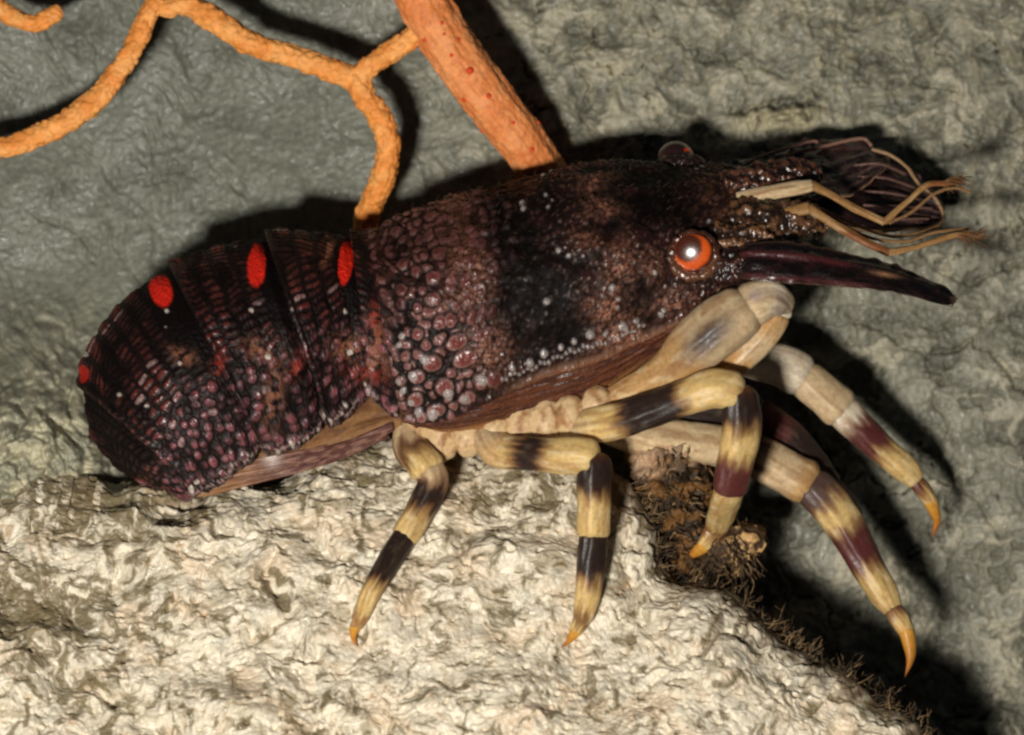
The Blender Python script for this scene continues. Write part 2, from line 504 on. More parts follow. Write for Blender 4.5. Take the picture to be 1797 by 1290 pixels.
# ------------------------------------------------------------------ algae fringe and knob on the rock's edge
def strands(items, mat, name, parent=None, sides=4):
    """items: list of (points (k,3), r0, r1, colour)"""
    V, F, Cc = [], [], []
    base = 0
    for pts, r0, r1, c in items:
        pts = np.asarray(pts, float)
        k = len(pts)
        T = np.gradient(pts, axis=0)
        T /= np.linalg.norm(T, axis=1)[:, None] + 1e-9
        S = np.cross(T, [0.13, 0.21, 1.0]); S /= np.linalg.norm(S, axis=1)[:, None] + 1e-9
        U = np.cross(S, T)
        a = np.linspace(0, 2 * math.pi, sides, endpoint=False)
        r = np.linspace(r0, r1, k)
        g = pts[:, None] + r[:, None, None] * (np.cos(a)[None, :, None] * S[:, None] + np.sin(a)[None, :, None] * U[:, None])
        V.append(g.reshape(-1, 3)); F.append(grid_faces(k, sides, True) + base)
        Cc.append(np.tile(np.asarray(c), (k * sides, 1)))
        base += k * sides
    return mesh_obj(name, Wd(np.vstack(V)), np.vstack(F), np.vstack(Cc), mat, parent)


def wiggle(p, d, L, k, amp, curl):
    p = np.array(p, float); d = np.array(d, float)
    out = [p.copy()]
    for i in range(k):
        d = d + rng.normal(size=3) * amp + np.array(curl) / k
        d /= np.linalg.norm(d)
        p = p + d * L / k
        out.append(p.copy())
    return np.array(out)


items = []
ridx = np.where((rim[:, 0] > 1120) & (rim[:, 0] < 1700))[0]
bcols = [s2l((104, 82, 56)), s2l((72, 58, 42)), s2l((134, 110, 78)), s2l((50, 41, 31))]
jb = int(np.argmin(np.abs(wv)))
for q in range(2000):
    i = int(rng.choice(ridx))
    clump = 0.5 + 0.5 * math.sin(rs[i] / 17.0) * math.sin(rs[i] / 41.0 + 1)
    if rng.random() > 0.3 + 0.7 * clump:
        continue
    j = jb + int(rng.integers(-40, 10))
    p = ROCK[i, j]
    tang = rim[min(i + 3, nt_ - 1)] - rim[i - 3]
    out2 = np.array([-tang[1], tang[0]]); out2 = -out2 / np.linalg.norm(out2)
    if out2[0] < 0: out2 = -out2
    d0 = np.array([out2[0] * 0.9, out2[1] * 0.7 + 0.05, rng.uniform(-0.3, 0.5)]) + rng.normal(size=3) * 0.35
    L = rng.uniform(12, 42) * (0.6 + 0.8 * clump)
    c = bcols[rng.integers(4)] * rng.uniform(0.7, 1.3)
    pt = wiggle(p, d0, L, 5, 0.28, (0.2, -0.3, 0))
    items.append((pt, rng.uniform(1.0, 1.9), 0.45, c))
    for b in range(rng.integers(0, 4)):
        q0 = pt[rng.integers(2, 5)]
        items.append((wiggle(q0, d0 + rng.normal(size=3) * 0.7, L * 0.45, 3, 0.3, (0, 0, 0)), 0.9, 0.4, c))
fringe = strands(items, M_algae, 'algae_fringe')
tag(fringe, 'brown feathery algae fringe along the right edge of the pale rock', 'algae', kind='stuff')

# brown overgrown lump below the front legs
lumpg, dirs, s_, a, kn, r_ = tube([(1120, 770, -60, 20), (1150, 800, -50, 54), (1178, 846, -44, 60), (1186, 905, -30, 46), (1194, 965, -14, 30), (1200, 1010, -10, 12)], 150, 140)
nn = fbm(lumpg[..., 0] / 50, lumpg[..., 1] / 34, lumpg[..., 2] / 50, 5, 0.6)
lumpg = lumpg + dirs * (16 * nn + 9 * (1 - np.abs(fbm(lumpg[..., 0] / 16, lumpg[..., 1] / 30, lumpg[..., 2] / 16, 3)) * 2))[..., None]
mm = sm(-0.25, 0.35, fbm(lumpg[..., 0] / 30, lumpg[..., 1] / 24, lumpg[..., 2] / 30 + 9, 4))[..., None]
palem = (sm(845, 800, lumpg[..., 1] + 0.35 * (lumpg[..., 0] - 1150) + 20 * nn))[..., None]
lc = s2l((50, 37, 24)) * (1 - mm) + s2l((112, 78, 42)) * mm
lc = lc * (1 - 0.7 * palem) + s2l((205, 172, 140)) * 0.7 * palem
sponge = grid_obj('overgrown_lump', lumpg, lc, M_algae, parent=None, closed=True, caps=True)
tag(sponge, 'brown algae-covered lump on the rock edge beneath the front legs', 'growth')
items = []
for q in range(260):
    i = rng.integers(30, 145); j = rng.integers(0, 140)
    p = lumpg[i, j]
    if p[2] < -40: continue
    d0 = dirs[i, j] + np.array([0.0, 0.5, 0]) + rng.normal(size=3) * 0.35
    items.append((wiggle(p, d0, rng.uniform(12, 30), 4, 0.3, (0, 0.6, 0)), 1.8, 0.6, bcols[rng.integers(4)] * rng.uniform(0.7, 1.6)))
turf = strands(items, M_algae, 'algae_turf', sponge)
turf['kind'] = 'stuff'

knob, dirs, s_, a, kn, r_ = tube([(1225, 1010, 0, 26), (1262, 985, -8, 38), (1296, 958, -4, 38), (1322, 950, 4, 30), (1342, 962, 6, 12)], 90, 80)
nn = fbm(knob[..., 0] / 26, knob[..., 1] / 20, knob[..., 2] / 26, 4, 0.6)
knob = knob + dirs * (7 * nn)[..., None]
mm = sm(-0.2, 0.35, nn)[..., None] * sm(1250, 1310, knob[..., 0])[..., None]
kc = s2l((66, 48, 31)) * (1 - mm) + s2l((196, 156, 104)) * mm
knob_o = grid_obj('rock_knob', knob, kc, M_algae, closed=True, caps=True)
tag(knob_o, 'small tan knob sticking out of the algae on the rock edge', 'knob')
items = []
for q in range(260):
    i = rng.integers(5, 70); j = rng.integers(0, 80)
    p = knob[i, j]
    d0 = dirs[i, j] * 0.6 + np.array([0.3, 0.8, 0.1]) + rng.normal(size=3) * 0.3
    items.append((wiggle(p, d0, rng.uniform(14, 44), 4, 0.25, (0, 0.4, 0)), 1.8, 0.5, bcols[rng.integers(4)] * rng.uniform(0.6, 1.3)))
kt = strands(items, M_algae, 'algae_turf', knob_o)
kt['kind'] = 'stuff'

# ------------------------------------------------------------------ orange sea fan
fan = empty('sea_fan', Wd(np.array([985, 430, -330.0])))
FORG = np.array(fan.location)
tag(fan, 'orange branching sea fan with thick ridged stem and knobbly thin branches', 'sea fan')


def coral(pts, n, m, amp, colr, name, parent, ridges=0):
    G, dirs, s, a, kn, r = tube([(p[0], p[1], p[2], p[3] * (0.97 if ridges else 0.92)) for p in pts], n, m)
    S, A = np.meshgrid(s, a, indexing='ij')
    x, y, z = G[..., 0], G[..., 1], G[..., 2]
    f1, f2, idn = worley(S + 5 * fbm(x / 20, y / 20, z / 20, 2), A * r[:, None] * 1.0, 10.5, 5)
    nod = np.sqrt(np.clip(1 - (f1 / 0.62) ** 2, 0, 1)) * (idn > 0.25)
    dsp = amp * (nod * 0.9 + 0.9 * fbm(x / 26, y / 26, z / 26, 2))
    if ridges:
        dsp = dsp + 1.0 * np.sin(A * ridges + 2.2 * fbm(S / 140, A * 0.8, 0.3, 3)) + 1.6 * fbm(S / 60, A * 3, 2.0, 3) + 1.0 * fbm(S / 8, A * 6, 2.0, 2)
    G = G + dirs * dsp[..., None]
    tone = sm(-0.5, 0.6, fbm(x / 40, y / 40, z / 40 + 7, 3))[..., None]
    c0, c1 = s2l(colr[0]), s2l(colr[1])
    col = c0 * (1 - tone) + c1 * tone
    return grid_obj(name, G, col, M_coral, parent, closed=True, caps=True, org=FORG), G


oc = ((226, 142, 66), (238, 166, 92))
stem, SG = coral([(690, -160, -70, 52), (720, -60, -66, 50), (748, 10, -70, 48), (800, 95, -80, 47), (862, 180, -98, 45), (918, 250, -130, 43),
                  (955, 310, -185, 44), (985, 380, -250, 50), (1000, 440, -330, 66)], 420, 160, 1.1, ((218, 130, 72), (230, 150, 92)), 'stem', fan, ridges=9)
coral([(745, 45, -72, 22), (722, 66, -76, 19), (690, 88, -82, 20), (655, 112, -88, 18), (622, 138, -92, 20)], 130, 64, 3.0, oc, 'branch', fan)
coral([(270, -70, -120, 17), (272, -20, -112, 18), (282, 8, -108, 19), (330, 10, -105, 20), (385, 40, -102, 22), (440, 76, -100, 21), (510, 98, -98, 20),
       (570, 118, -96, 20), (615, 138, -94, 21), (642, 172, -94, 22), (672, 218, -96, 21), (681, 262, -104, 21), (672, 312, -120, 22),
       (648, 368, -160, 22), (640, 420, -210, 22), (650, 480, -330, 26)], 560, 72, 3.4, oc, 'branch', fan)
coral([(282, -4, -106, 17), (262, 22, -104, 18), (240, 72, -102, 18), (206, 128, -102, 19), (160, 182, -104, 21), (100, 222, -108, 20), (30, 252, -112, 18), (-60, 272, -118, 18), (-180, 260, -126, 16)],
      380, 72, 3.4, oc, 'branch', fan)
coral([(-160, -60, -140, 16), (-70, -40, -134, 16), (-10, 6, -130, 17), (28, 34, -128, 16), (62, 40, -128, 15), (90, 28, -128, 16), (104, 22, -128, 13), (110, 20, -128, 5)], 230, 64, 3.0, oc, 'branch', fan)


def dome(name, c, r, h, normal, colr, mat, parent, org, n=9, m=14):
    """small rounded bump (a flattened half ball) standing on a surface at c"""
    normal = np.asarray(normal, float); normal /= np.linalg.norm(normal)
    t1 = np.cross(normal, [0.31, 0.77, 0.2]); t1 /= np.linalg.norm(t1); t2 = np.cross(normal, t1)
    ph = np.linspace(0.02, math.pi * 0.62, n); a = np.linspace(0, 2 * math.pi, m, endpoint=False)
    Gd = (np.asarray(c)[None, None] + (np.sin(ph)[:, None, None] * r) * (np.cos(a)[None, :, None] * t1 + np.sin(a)[None, :, None] * t2)
          + (np.cos(ph) * h)[:, None, None] * normal)
    return grid_obj(name, Gd, np.tile(s2l(colr), (n, m, 1)), mat, parent, closed=True, caps=True, org=org)


for (x, y, r) in [(825, 124, 7), (858, 169, 5), (793, 97, 4), (805, 70, 4), (775, 40, 4), (932, 262, 5), (842, 232, 4), (780, 60, 3.5), (900, 215, 4), (745, 70, 4), (815, 175, 5), (945, 215, 4)]:
    dist = np.hypot(SG[..., 0] - x, SG[..., 1] - y) - 0.05 * SG[..., 2]
    i, j = np.unravel_index(np.argmin(np.where(SG[..., 2] > -140, dist, 1e9)), dist.shape)
    p = SG[i, j]
    cen = SG[i].mean(0)
    dome('polyp', p - (p - cen) * 0.02, r, r * 0.9, p - cen, (216, 74, 36) if r > 3.6 else (210, 90, 50), M_coral, fan, FORG)

# ------------------------------------------------------------------ the slipper lobster
lob = empty('slipper_lobster', Wd(np.array([760, 860, 60.0])))
LORG = np.array(lob.location)
tag(lob, 'dark brown slipper lobster with red back spots and yellow and black banded legs', 'lobster')
ELV = math.radians(38)


def shell_grid(st, N, Mth, flank, pw=0.86):
    """st rows: Tx,Ty, Mx,My, Fx,Fy, k, d0, fd (flank depth drop)"""
    R, s, kn = spline(np.column_stack([np.asarray(st)[:, [2, 3]], np.zeros(len(st)), np.asarray(st)]), N)
    R = R[:, 3:]
    T, Mp, F, k, d0, fd = R[:, 0:2], R[:, 2:4], R[:, 4:6], R[:, 6], R[:, 7], R[:, 8]
    th = np.linspace(0, math.pi, Mth)
    cy = np.sign(np.cos(th)) * np.abs(np.cos(th)) ** pw
    sz = np.abs(np.sin(th)) ** pw
    up0 = -k[:, None] * cy[None] * math.sin(ELV) + sz[None] * math.cos(ELV)
    top = up0.max(1); bot = up0[:, 0]
    L = np.linalg.norm(T - Mp, axis=1)
    b = L / (top - bot)
    upv = (T - Mp) / L[:, None]
    img = Mp[:, None] + upv[:, None] * (b[:, None] * (up0 - bot[:, None]))[..., None]
    dep = d0[:, None] + b[:, None] * (k[:, None] * cy[None] * math.cos(ELV) + sz[None] * math.sin(ELV))
    arc = np.concatenate([img, dep[..., None]], -1)
    # flanks turn inwards below the margin (near: towards F; far: mirrored)
    fl = np.linspace(1, 0, flank, endpoint=False)
    nearM = arc[:, 0]; farM = arc[:, -1]
    Fn = np.concatenate([F, (dep[:, 0] - fd)[:, None]], -1)
    lat = (farM - nearM); lat /= np.linalg.norm(lat, axis=1)[:, None] + 1e-9
    v = Fn - nearM
    Ff = farM + v - 2 * (v * lat).sum(1)[:, None] * lat
    bul = np.sin(fl * math.pi)
    near = nearM[:, None] * (1 - fl)[None, :, None] + Fn[:, None] * fl[None, :, None]
    near[..., 2] += 8 * bul[None]
    far = farM[:, None] * (1 - fl)[None, :, None] + Ff[:, None] * fl[None, :, None]
    G = np.concatenate([near, arc, far[:, ::-1]], 1)
    return G, s, kn


def outward(G):
    n = grid_normals(G, True)
    cen = G.mean(1, keepdims=True)
    if ((G - cen) * n).sum() < 0:
        n = -n
    return n


def mirror_cols(a):
    M = a.shape[1]
    h = M // 2
    a[:, M - h:] = a[:, :h][:, ::-1]
    return a


def arcs(G):
    """arc coordinates in px along and across a grid"""
    dv = np.linalg.norm(np.diff(G, axis=1), axis=-1)
    v = np.concatenate([np.zeros((G.shape[0], 1)), np.cumsum(dv, 1)], 1)
    du = np.linalg.norm(np.diff(G, axis=0), axis=-1)
    mid = slice(G.shape[1] // 8, G.shape[1] // 2)
    u = np.concatenate([[0], np.cumsum(du[:, mid].mean(1))])[:, None] + 0 * v
    return u, v


def gauss(x, y, cx, cy, rx, ry, ang=0.0):
    c, s = math.cos(math.radians(ang)), math.sin(math.radians(ang))
    dx, dy = x - cx, y - cy
    a = (dx * c + dy * s) / rx; b = (-dx * s + dy * c) / ry
    return np.exp(-(a * a + b * b))


def blend(col, f, c):
    f = np.clip(f, 0, 1)[..., None]
    return col * (1 - f) + s2l(c) * f


# ---- carapace
cst = [  # Tx,Ty, Mx,My, Fx,Fy, k, d0, fd
    (640, 410, 703, 732, 705, 742, 0.84, 0, 40), (700, 383, 772, 738, 778, 757, 0.84, 0, 44), (790, 348, 862, 700, 868, 748, 0.84, 0, 50),
    (870, 323, 940, 664, 950, 727, 0.86, 0, 60), (960, 301, 1030, 637, 1036, 700, 0.92, 0, 64), (1040, 286, 1110, 604, 1106, 656, 1.0, 0, 64),
    (1120, 279, 1190, 566, 1180, 606, 1.15, 0, 60), (1200, 280, 1262, 527, 1254, 556, 1.35, 0, 50), (1280, 292, 1318, 496, 1312, 512, 1.6, 0, 36),
    (1318, 312, 1340, 474, 1338, 482, 1.9, -6, 20), (1330, 350, 1344, 440, 1344, 444, 2.0, -20, 10)]
N, MT, FLK = 380, 300, 44
G, s, kn = shell_grid(cst, N, MT, FLK)
x, y = G[..., 0].copy(), G[..., 1].copy()
mirror_cols(x); mirror_cols(y)
M_ = G.shape[1]
u, v = arcs(G)
mirror_cols(v)
jf = np.arange(M_); jf = np.minimum(jf, M_ - 1 - jf)[None, :] + 0 * u
flankf = sm(FLK + 2, FLK - 6, jf)
wu = u + 5 * fbm(u / 30, v / 30, 3, 2); wv_ = v + 5 * fbm(u / 30, v / 30, 9, 2)
# zones
zbig = np.clip(gauss(x, y, 770, 625, 95, 110, -20) * 1.3 + gauss(x, y, 740, 700, 60, 50) * 1.0, 0, 1)
zmed = np.clip(sm(880, 800, x) * (1 - zbig), 0, 1)
zsm = np.clip(sm(780, 900, x), 0, 1)
dark = np.clip(gauss(x, y, 945, 520, 92, 82, -10) * 1.25 + gauss(x, y, 905, 395, 60, 40) * 0.8 + gauss(x, y, 1120, 525, 46, 55) * 1.2 + gauss(x, y, 985, 585, 80, 45) * 0.8
               + gauss(x, y, 1070, 395, 60, 22, -20) * 0.8 + gauss(x, y, 1120, 345, 70, 26) * 0.7 + gauss(x, y, 700, 420, 90, 50, -20) * 0.6 + gauss(x, y, 690, 560, 30, 60) * 0.6
               + gauss(x, y, 980, 330, 110, 30, -12) * 0.9 + gauss(x, y, 1180, 370, 60, 50, -10) * 0.8 + gauss(x, y, 900, 440, 40, 50) * 0.6 + gauss(x, y, 1270, 400, 50, 40) * 0.5, 0, 1)
dark = np.clip(dark + 0.35 * fbm(x / 34, y / 34, 4.2, 3), 0, 1)
tan = np.clip(gauss(x, y, 815, 525, 45, 18, -20) + gauss(x, y, 840, 470, 30, 40) * 0.8 + gauss(x, y, 855, 610, 34, 44, 20) * 1.1 + gauss(x, y, 1065, 545, 46, 34, 20) * 1.1
              + gauss(x, y, 1090, 470, 26, 44) + gauss(x, y, 1030, 420, 26, 14) * 0.9 + gauss(x, y, 1045, 345, 40, 16, 25) * 0.55 + gauss(x, y, 1065, 370, 34, 16) * 0.6 + gauss(x, y, 1085, 590, 50, 18, -20)
              + gauss(x, y, 1175, 530, 40, 18, -15) + gauss(x, y, 800, 440, 22, 60) * 0.5 + gauss(x, y, 700, 735, 22, 28) * 0.8 + gauss(x, y, 1145, 470, 18, 30) * 0.8 + gauss(x, y, 1290, 330, 40, 30) * 0.3, 0, 1)
tan = tan * (0.55 + 0.6 * sm(-0.3, 0.4, fbm(x / 16, y / 16, 13, 3)))
f1b, f2b, idb = worley(wu, wv_, 37, 3, 0.7)
f1m, f2m, idm = worley(wu, wv_, 22, 31, 0.75)
f1s, f2s, ids = worley(wu, wv_, 11.5, 57, 0.8)
dome_b = np.zeros(x.shape); nearb = np.full(x.shape, 99.0)
for (tx, ty, rx, ry, an) in [(772, 566, 9, 12, 20), (791, 562, 9, 12, 0), (802, 601, 17, 12, -20), (816, 630, 20, 13, -25), (759, 637, 15, 13, -10), (780, 679, 14, 13, -20), (732, 661, 13, 11, 0), (730, 701, 12, 11, 0),
                             (766, 720, 15, 10, -10), (819, 698, 14, 10, -30), (867, 665, 14, 12, -20), (842, 672, 9, 8, 0), (703, 669, 8, 8, 0), (748, 605, 8, 9, 0), (733, 586, 9, 10, 0), (846, 552, 7, 14, 15), (864, 548, 7, 14, 15), (828, 556, 7, 13, 15),
                             (850, 585, 22, 8, -25), (712, 625, 8, 8, 0), (716, 642, 7, 6, 0), (741, 730, 8, 7, 0), (796, 712, 8, 7, 0), (792, 655, 8, 7, 0),
                             (707, 464, 9, 10, 0), (705, 509, 9, 10, 0), (703, 534, 8, 9, 0), (770, 445, 11, 11, -20), (760, 488, 12, 10, -20), (759, 525, 12, 10, -20), (772, 399, 15, 8, -20), (829, 359, 9, 9, 0), (865, 349, 10, 8, 0), (800, 370, 10, 9, 0), (778, 380, 8, 7, 0),
                             (735, 420, 8, 8, 0), (730, 478, 7, 8, 0), (733, 540, 7, 8, 0), (745, 450, 7, 7, 0), (742, 510, 7, 7, 0), (752, 416, 9, 6, -20), (690, 430, 8, 7, 0)]:
    c_, s_n = math.cos(math.radians(an)), math.sin(math.radians(an))
    dx, dy = x - tx + 1.5 * fbm(x / 9, y / 9, 3, 2), y - ty
    rr_ = ((dx * c_ + dy * s_n) / (rx * 1.2)) ** 2 + ((-dx * s_n + dy * c_) / (ry * 1.2)) ** 2
    nearb = np.minimum(nearb, rr_)
    dome_b = np.maximum(dome_b, np.sqrt(np.clip(1 - rr_, 0, 1)) * min(1.0, 0.55 + ry / 26.0))
hasb = sm(0.0, 0.15, dome_b)
freeb = sm(1.2, 2.2, nearb)
f1c, f2c, idc = worley(wu, wv_, 25, 91, 0.7)
dome_c = np.sqrt(np.clip(1 - (f1c / (0.34 + 0.12 * idc)) ** 2, 0, 1)) * freeb * sm(905, 860, x + 0.3 * (y - 500))
dome_b = np.maximum(dome_b, 0.8 * dome_c)
hasb = sm(0.0, 0.15, dome_b)
dome_m = np.sqrt(np.clip(1 - (f1m / (0.30 + 0.16 * idm)) ** 2, 0, 1))
dome_s = np.sqrt(np.clip(1 - (f1s / (0.30 + 0.18 * ids)) ** 2, 0, 1)) * (ids > 0.35)
hgt = 7.5 * dome_b + (1 - zbig) * (1 - hasb) * zmed * 4.0 * dome_m + (1 - hasb) * 3.4 * dome_s * np.clip(zsm + 0.35 * zmed * (1 - dome_m), 0, 1) * (1 - 0.95 * dark)
# bead row along the lateral margin
bead = 0
for (bx, by, br) in [(898, 645, 7), (930, 636, 8), (955, 622, 9), (985, 612, 7), (1008, 602, 7), (1036, 588, 10), (1062, 586, 6), (1094, 574, 10), (1118, 566, 7), (1160, 552, 7), (1075, 505, 8), (1085, 525, 6), (1084, 540, 6),
                     (960, 530, 8), (980, 437, 7), (998, 448, 6), (968, 345, 8), (990, 342, 6), (962, 362, 5), (1022, 327, 5), (918, 365, 6), (1150, 478, 7), (1280, 445, 6), (1268, 462, 5), (1258, 400, 5), (1245, 385, 5),
                     (705, 590, 8), (700, 606, 7), (725, 660, 11), (745, 630, 10), (708, 685, 7), (786, 690, 12), (735, 722, 9), (760, 726, 12), (815, 700, 11), (700, 670, 7), (845, 665, 10), (722, 706, 8), (732, 745, 5), (1165, 545, 5)]:
    dd = np.hypot(x - bx, y - by) / (br * 0.85)
    bead = np.maximum(bead, np.sqrt(np.clip(1 - dd ** 2, 0, 1)) * br * 0.75)
for q in range(34):
    bx = 880 + q * 7.6; by = 664 - (bx - 880) * 0.36 + 3 * math.sin(q * 1.9)
    dd = np.hypot(x - bx, y - by) / 4.2
    bead = np.maximum(bead, np.sqrt(np.clip(1 - dd ** 2, 0, 1)) * 3.2)
hgt = hgt * (1 - 0.8 * tan) * (1 - flankf) * (1 - sm(0, 0.5, bead)) + bead
# ridges: lateral margin, median carina, orbit rim
hgt = hgt + 5 * np.exp(-((jf - FLK) / 3.0) ** 2) + 5 * sm(1180, 1260, x) * np.exp(-((jf - (FLK + MT / 2)) / 10.0) ** 2)
relief = 5 * fbm(x / 60, y / 50, 7.7, 3) + 5.5 * tan * (0.5 + fbm(x / 9, y / 9, 5.0, 3)) + (1.6 - 1.1 * dark) * fbm(u / 6, v / 6, 1, 2) - 5 * dark * (1 - flankf)
relief = relief - 10 * gauss(x, y, 1218, 447, 56, 52)
relief = relief * (1 - 0.6 * flankf) + flankf * 3 * fbm(u / 60, v / 9, 3, 3)
edge = sm(0, 10, u - u.min())
nrm = outward(G)
G = G + nrm * (hgt * 1.0 + relief)[..., None] * edge[..., None]
# colour
n1 = fbm(x / 40, y / 36, 2.2, 4)
col = np.zeros(G.shape) + s2l((30, 17, 14))
col = blend(col, sm(0.0, 0.8, n1) * 0.7, (62, 28, 26))
col = blend(col, zmed * 0.35, (64, 34, 28))
gap = np.clip((zbig + zmed * (1 - dome_m) * 0.7) * (1 - hasb), 0, 1)
col = blend(col, gap * 0.85 * (1 - 0.6 * tan), (14, 8, 7))
inner = sm(0.2, 0.6, dome_b)
ring = inner * (1 - sm(0.6, 0.85, dome_b)) * (0.2 + 0.7 * zbig)
col = blend(col, inner * (0.5 + 0.45 * zbig), (116, 58, 54))
col = blend(col, ring * 0.8, (142, 112, 106))
col = blend(col, sm(0.3, 0.8, dome_m) * zmed * (1 - zbig) * (1 - hasb) * 0.45, (88, 50, 42))
col = blend(col, sm(0.3, 0.8, dome_s) * zsm * 0.55, (92, 58, 48))
tn2 = tan * sm(-0.45, 0.25, fbm(u / 11, v / 8, 43, 3))
col = blend(col, tan * 0.3 * (1 - hasb), (92, 52, 38))
col = blend(col, tn2 * 0.8 * (1 - hasb), (150, 100, 78))
col = blend(col, dark * 0.95 * (1 - 0.6 * tan) * (1 - flankf), (9, 7, 6))
col = blend(col, sm(1.0, 3.5, bead) * 0.8, (160, 150, 146))
fk = fbm(u / 50, v / 6, 8, 3)
fc = s2l((96, 54, 36)) * (1 - sm(-0.4, 0.5, fk))[..., None] + s2l((62, 32, 24)) * sm(-0.4, 0.5, fk)[..., None]
col = col * (1 - flankf[..., None]) + fc * flankf[..., None]
col = blend(col, sm(12, 2, jf) * 0.7, (168, 116, 66))
col = blend(col, np.exp(-((jf - FLK) / 3.0) ** 2) * sm(860, 940, x) * 0.5, (150, 104, 76))
head = sm(1190, 1280, x)
col = blend(col, head * 0.4, (34, 20, 16))
hm = head * sm(0.1, 0.5, fbm(x / 22, y / 18, 23, 3))
col = blend(col, hm * 0.5, (104, 66, 44))
gl = np.clip(0.22 + 0.6 * inner + 0.78 * sm(0.3, 0.8, dome_s) * zsm + 0.8 * sm(1.0, 3.0, bead) + 0.35 * tan + 0.25 * flankf, 0, 1) * (1 - 0.85 * dark * (1 - sm(0.5, 2.0, bead)))
mirror_cols(col); mirror_cols(gl)
carap = grid_obj('carapace', G, np.concatenate([col, gl[..., None]], -1), M_shell, lob, closed=True, caps=True, org=LORG)
CAR = G

# ---- abdomen: overlapping rings
ast = [(668, 402, 700, 735), (600, 413, 652, 692), (525, 409, 606, 716), (445, 421, 558, 752), (355, 446, 500, 776), (278, 482, 448, 796), (208, 541, 404, 820),
       (163, 612, 374, 840), (148, 685, 352, 856), (160, 757, 340, 866), (198, 812, 334, 870), (262, 848, 332, 872)]
abst = [(a_[0], a_[1], a_[2], a_[3], a_[2] + 6, a_[3] + 6, kk, dd, 30) for a_, kk, dd in zip(ast, [0.84, 0.84, 0.84, 0.86, 0.88, 0.92, 1.0, 1.1, 1.2, 1.3, 1.5, 1.7], [0, 0, 4, 8, 14, 18, 24, 30, 36, 42, 50, 56])]
NA, MA, FA = 620, 280, 10
RA, sA, knA = spline([(a_[0], a_[1], 0) for a_ in ast], NA)
# parameterise by the outer outline
Rt, _s, _k = spline(np.column_stack([np.array(ast)[:, :2], np.zeros(12), np.array(abst)]), NA)


def ab_param(q):
    return np.interp(q, knA, np.arange(12.0))


def abd_grid(i0, i1, n):
    """sections between station indices i0..i1 (fractional)"""
    idx = np.interp(np.linspace(i0, i1, n), np.arange(12.0), knA)
    rows = np.stack([np.interp(idx, sA, Rt[:, 3 + k]) for k in range(9)], -1)
    T, Mp, F, k, d0, fd = rows[:, 0:2], rows[:, 2:4], rows[:, 4:6], rows[:, 6], rows[:, 7], rows[:, 8]
    th = np.linspace(0, math.pi, MA)
    cy = np.sign(np.cos(th)) * np.abs(np.cos(th)) ** 0.86; sz = np.abs(np.sin(th)) ** 0.86
    up0 = -k[:, None] * cy[None] * math.sin(ELV) + sz[None] * math.cos(ELV)
    bot = up0[:, 0]
    L = np.linalg.norm(T - Mp, axis=1)
    b = L / (up0.max(1) - bot)
    upv = (T - Mp) / L[:, None]
    img = Mp[:, None] + upv[:, None] * (b[:, None] * (up0 - bot[:, None]))[..., None]
    dep = d0[:, None] + b[:, None] * (k[:, None] * cy[None] * math.cos(ELV) + sz[None] * math.sin(ELV))
    G = np.concatenate([img, dep[..., None]], -1)
    # turned-in lower edges
    inn = np.linspace(1, 0, FA, endpoint=False)
    cen = G.mean(1)
    near = G[:, :1] + (cen[:, None] - G[:, :1]) * 0.16 * inn[None, :, None]
    far = G[:, -1:] + (cen[:, None] - G[:, -1:]) * 0.16 * inn[None, ::-1, None]
    return np.concatenate([near, G, far], 1), idx


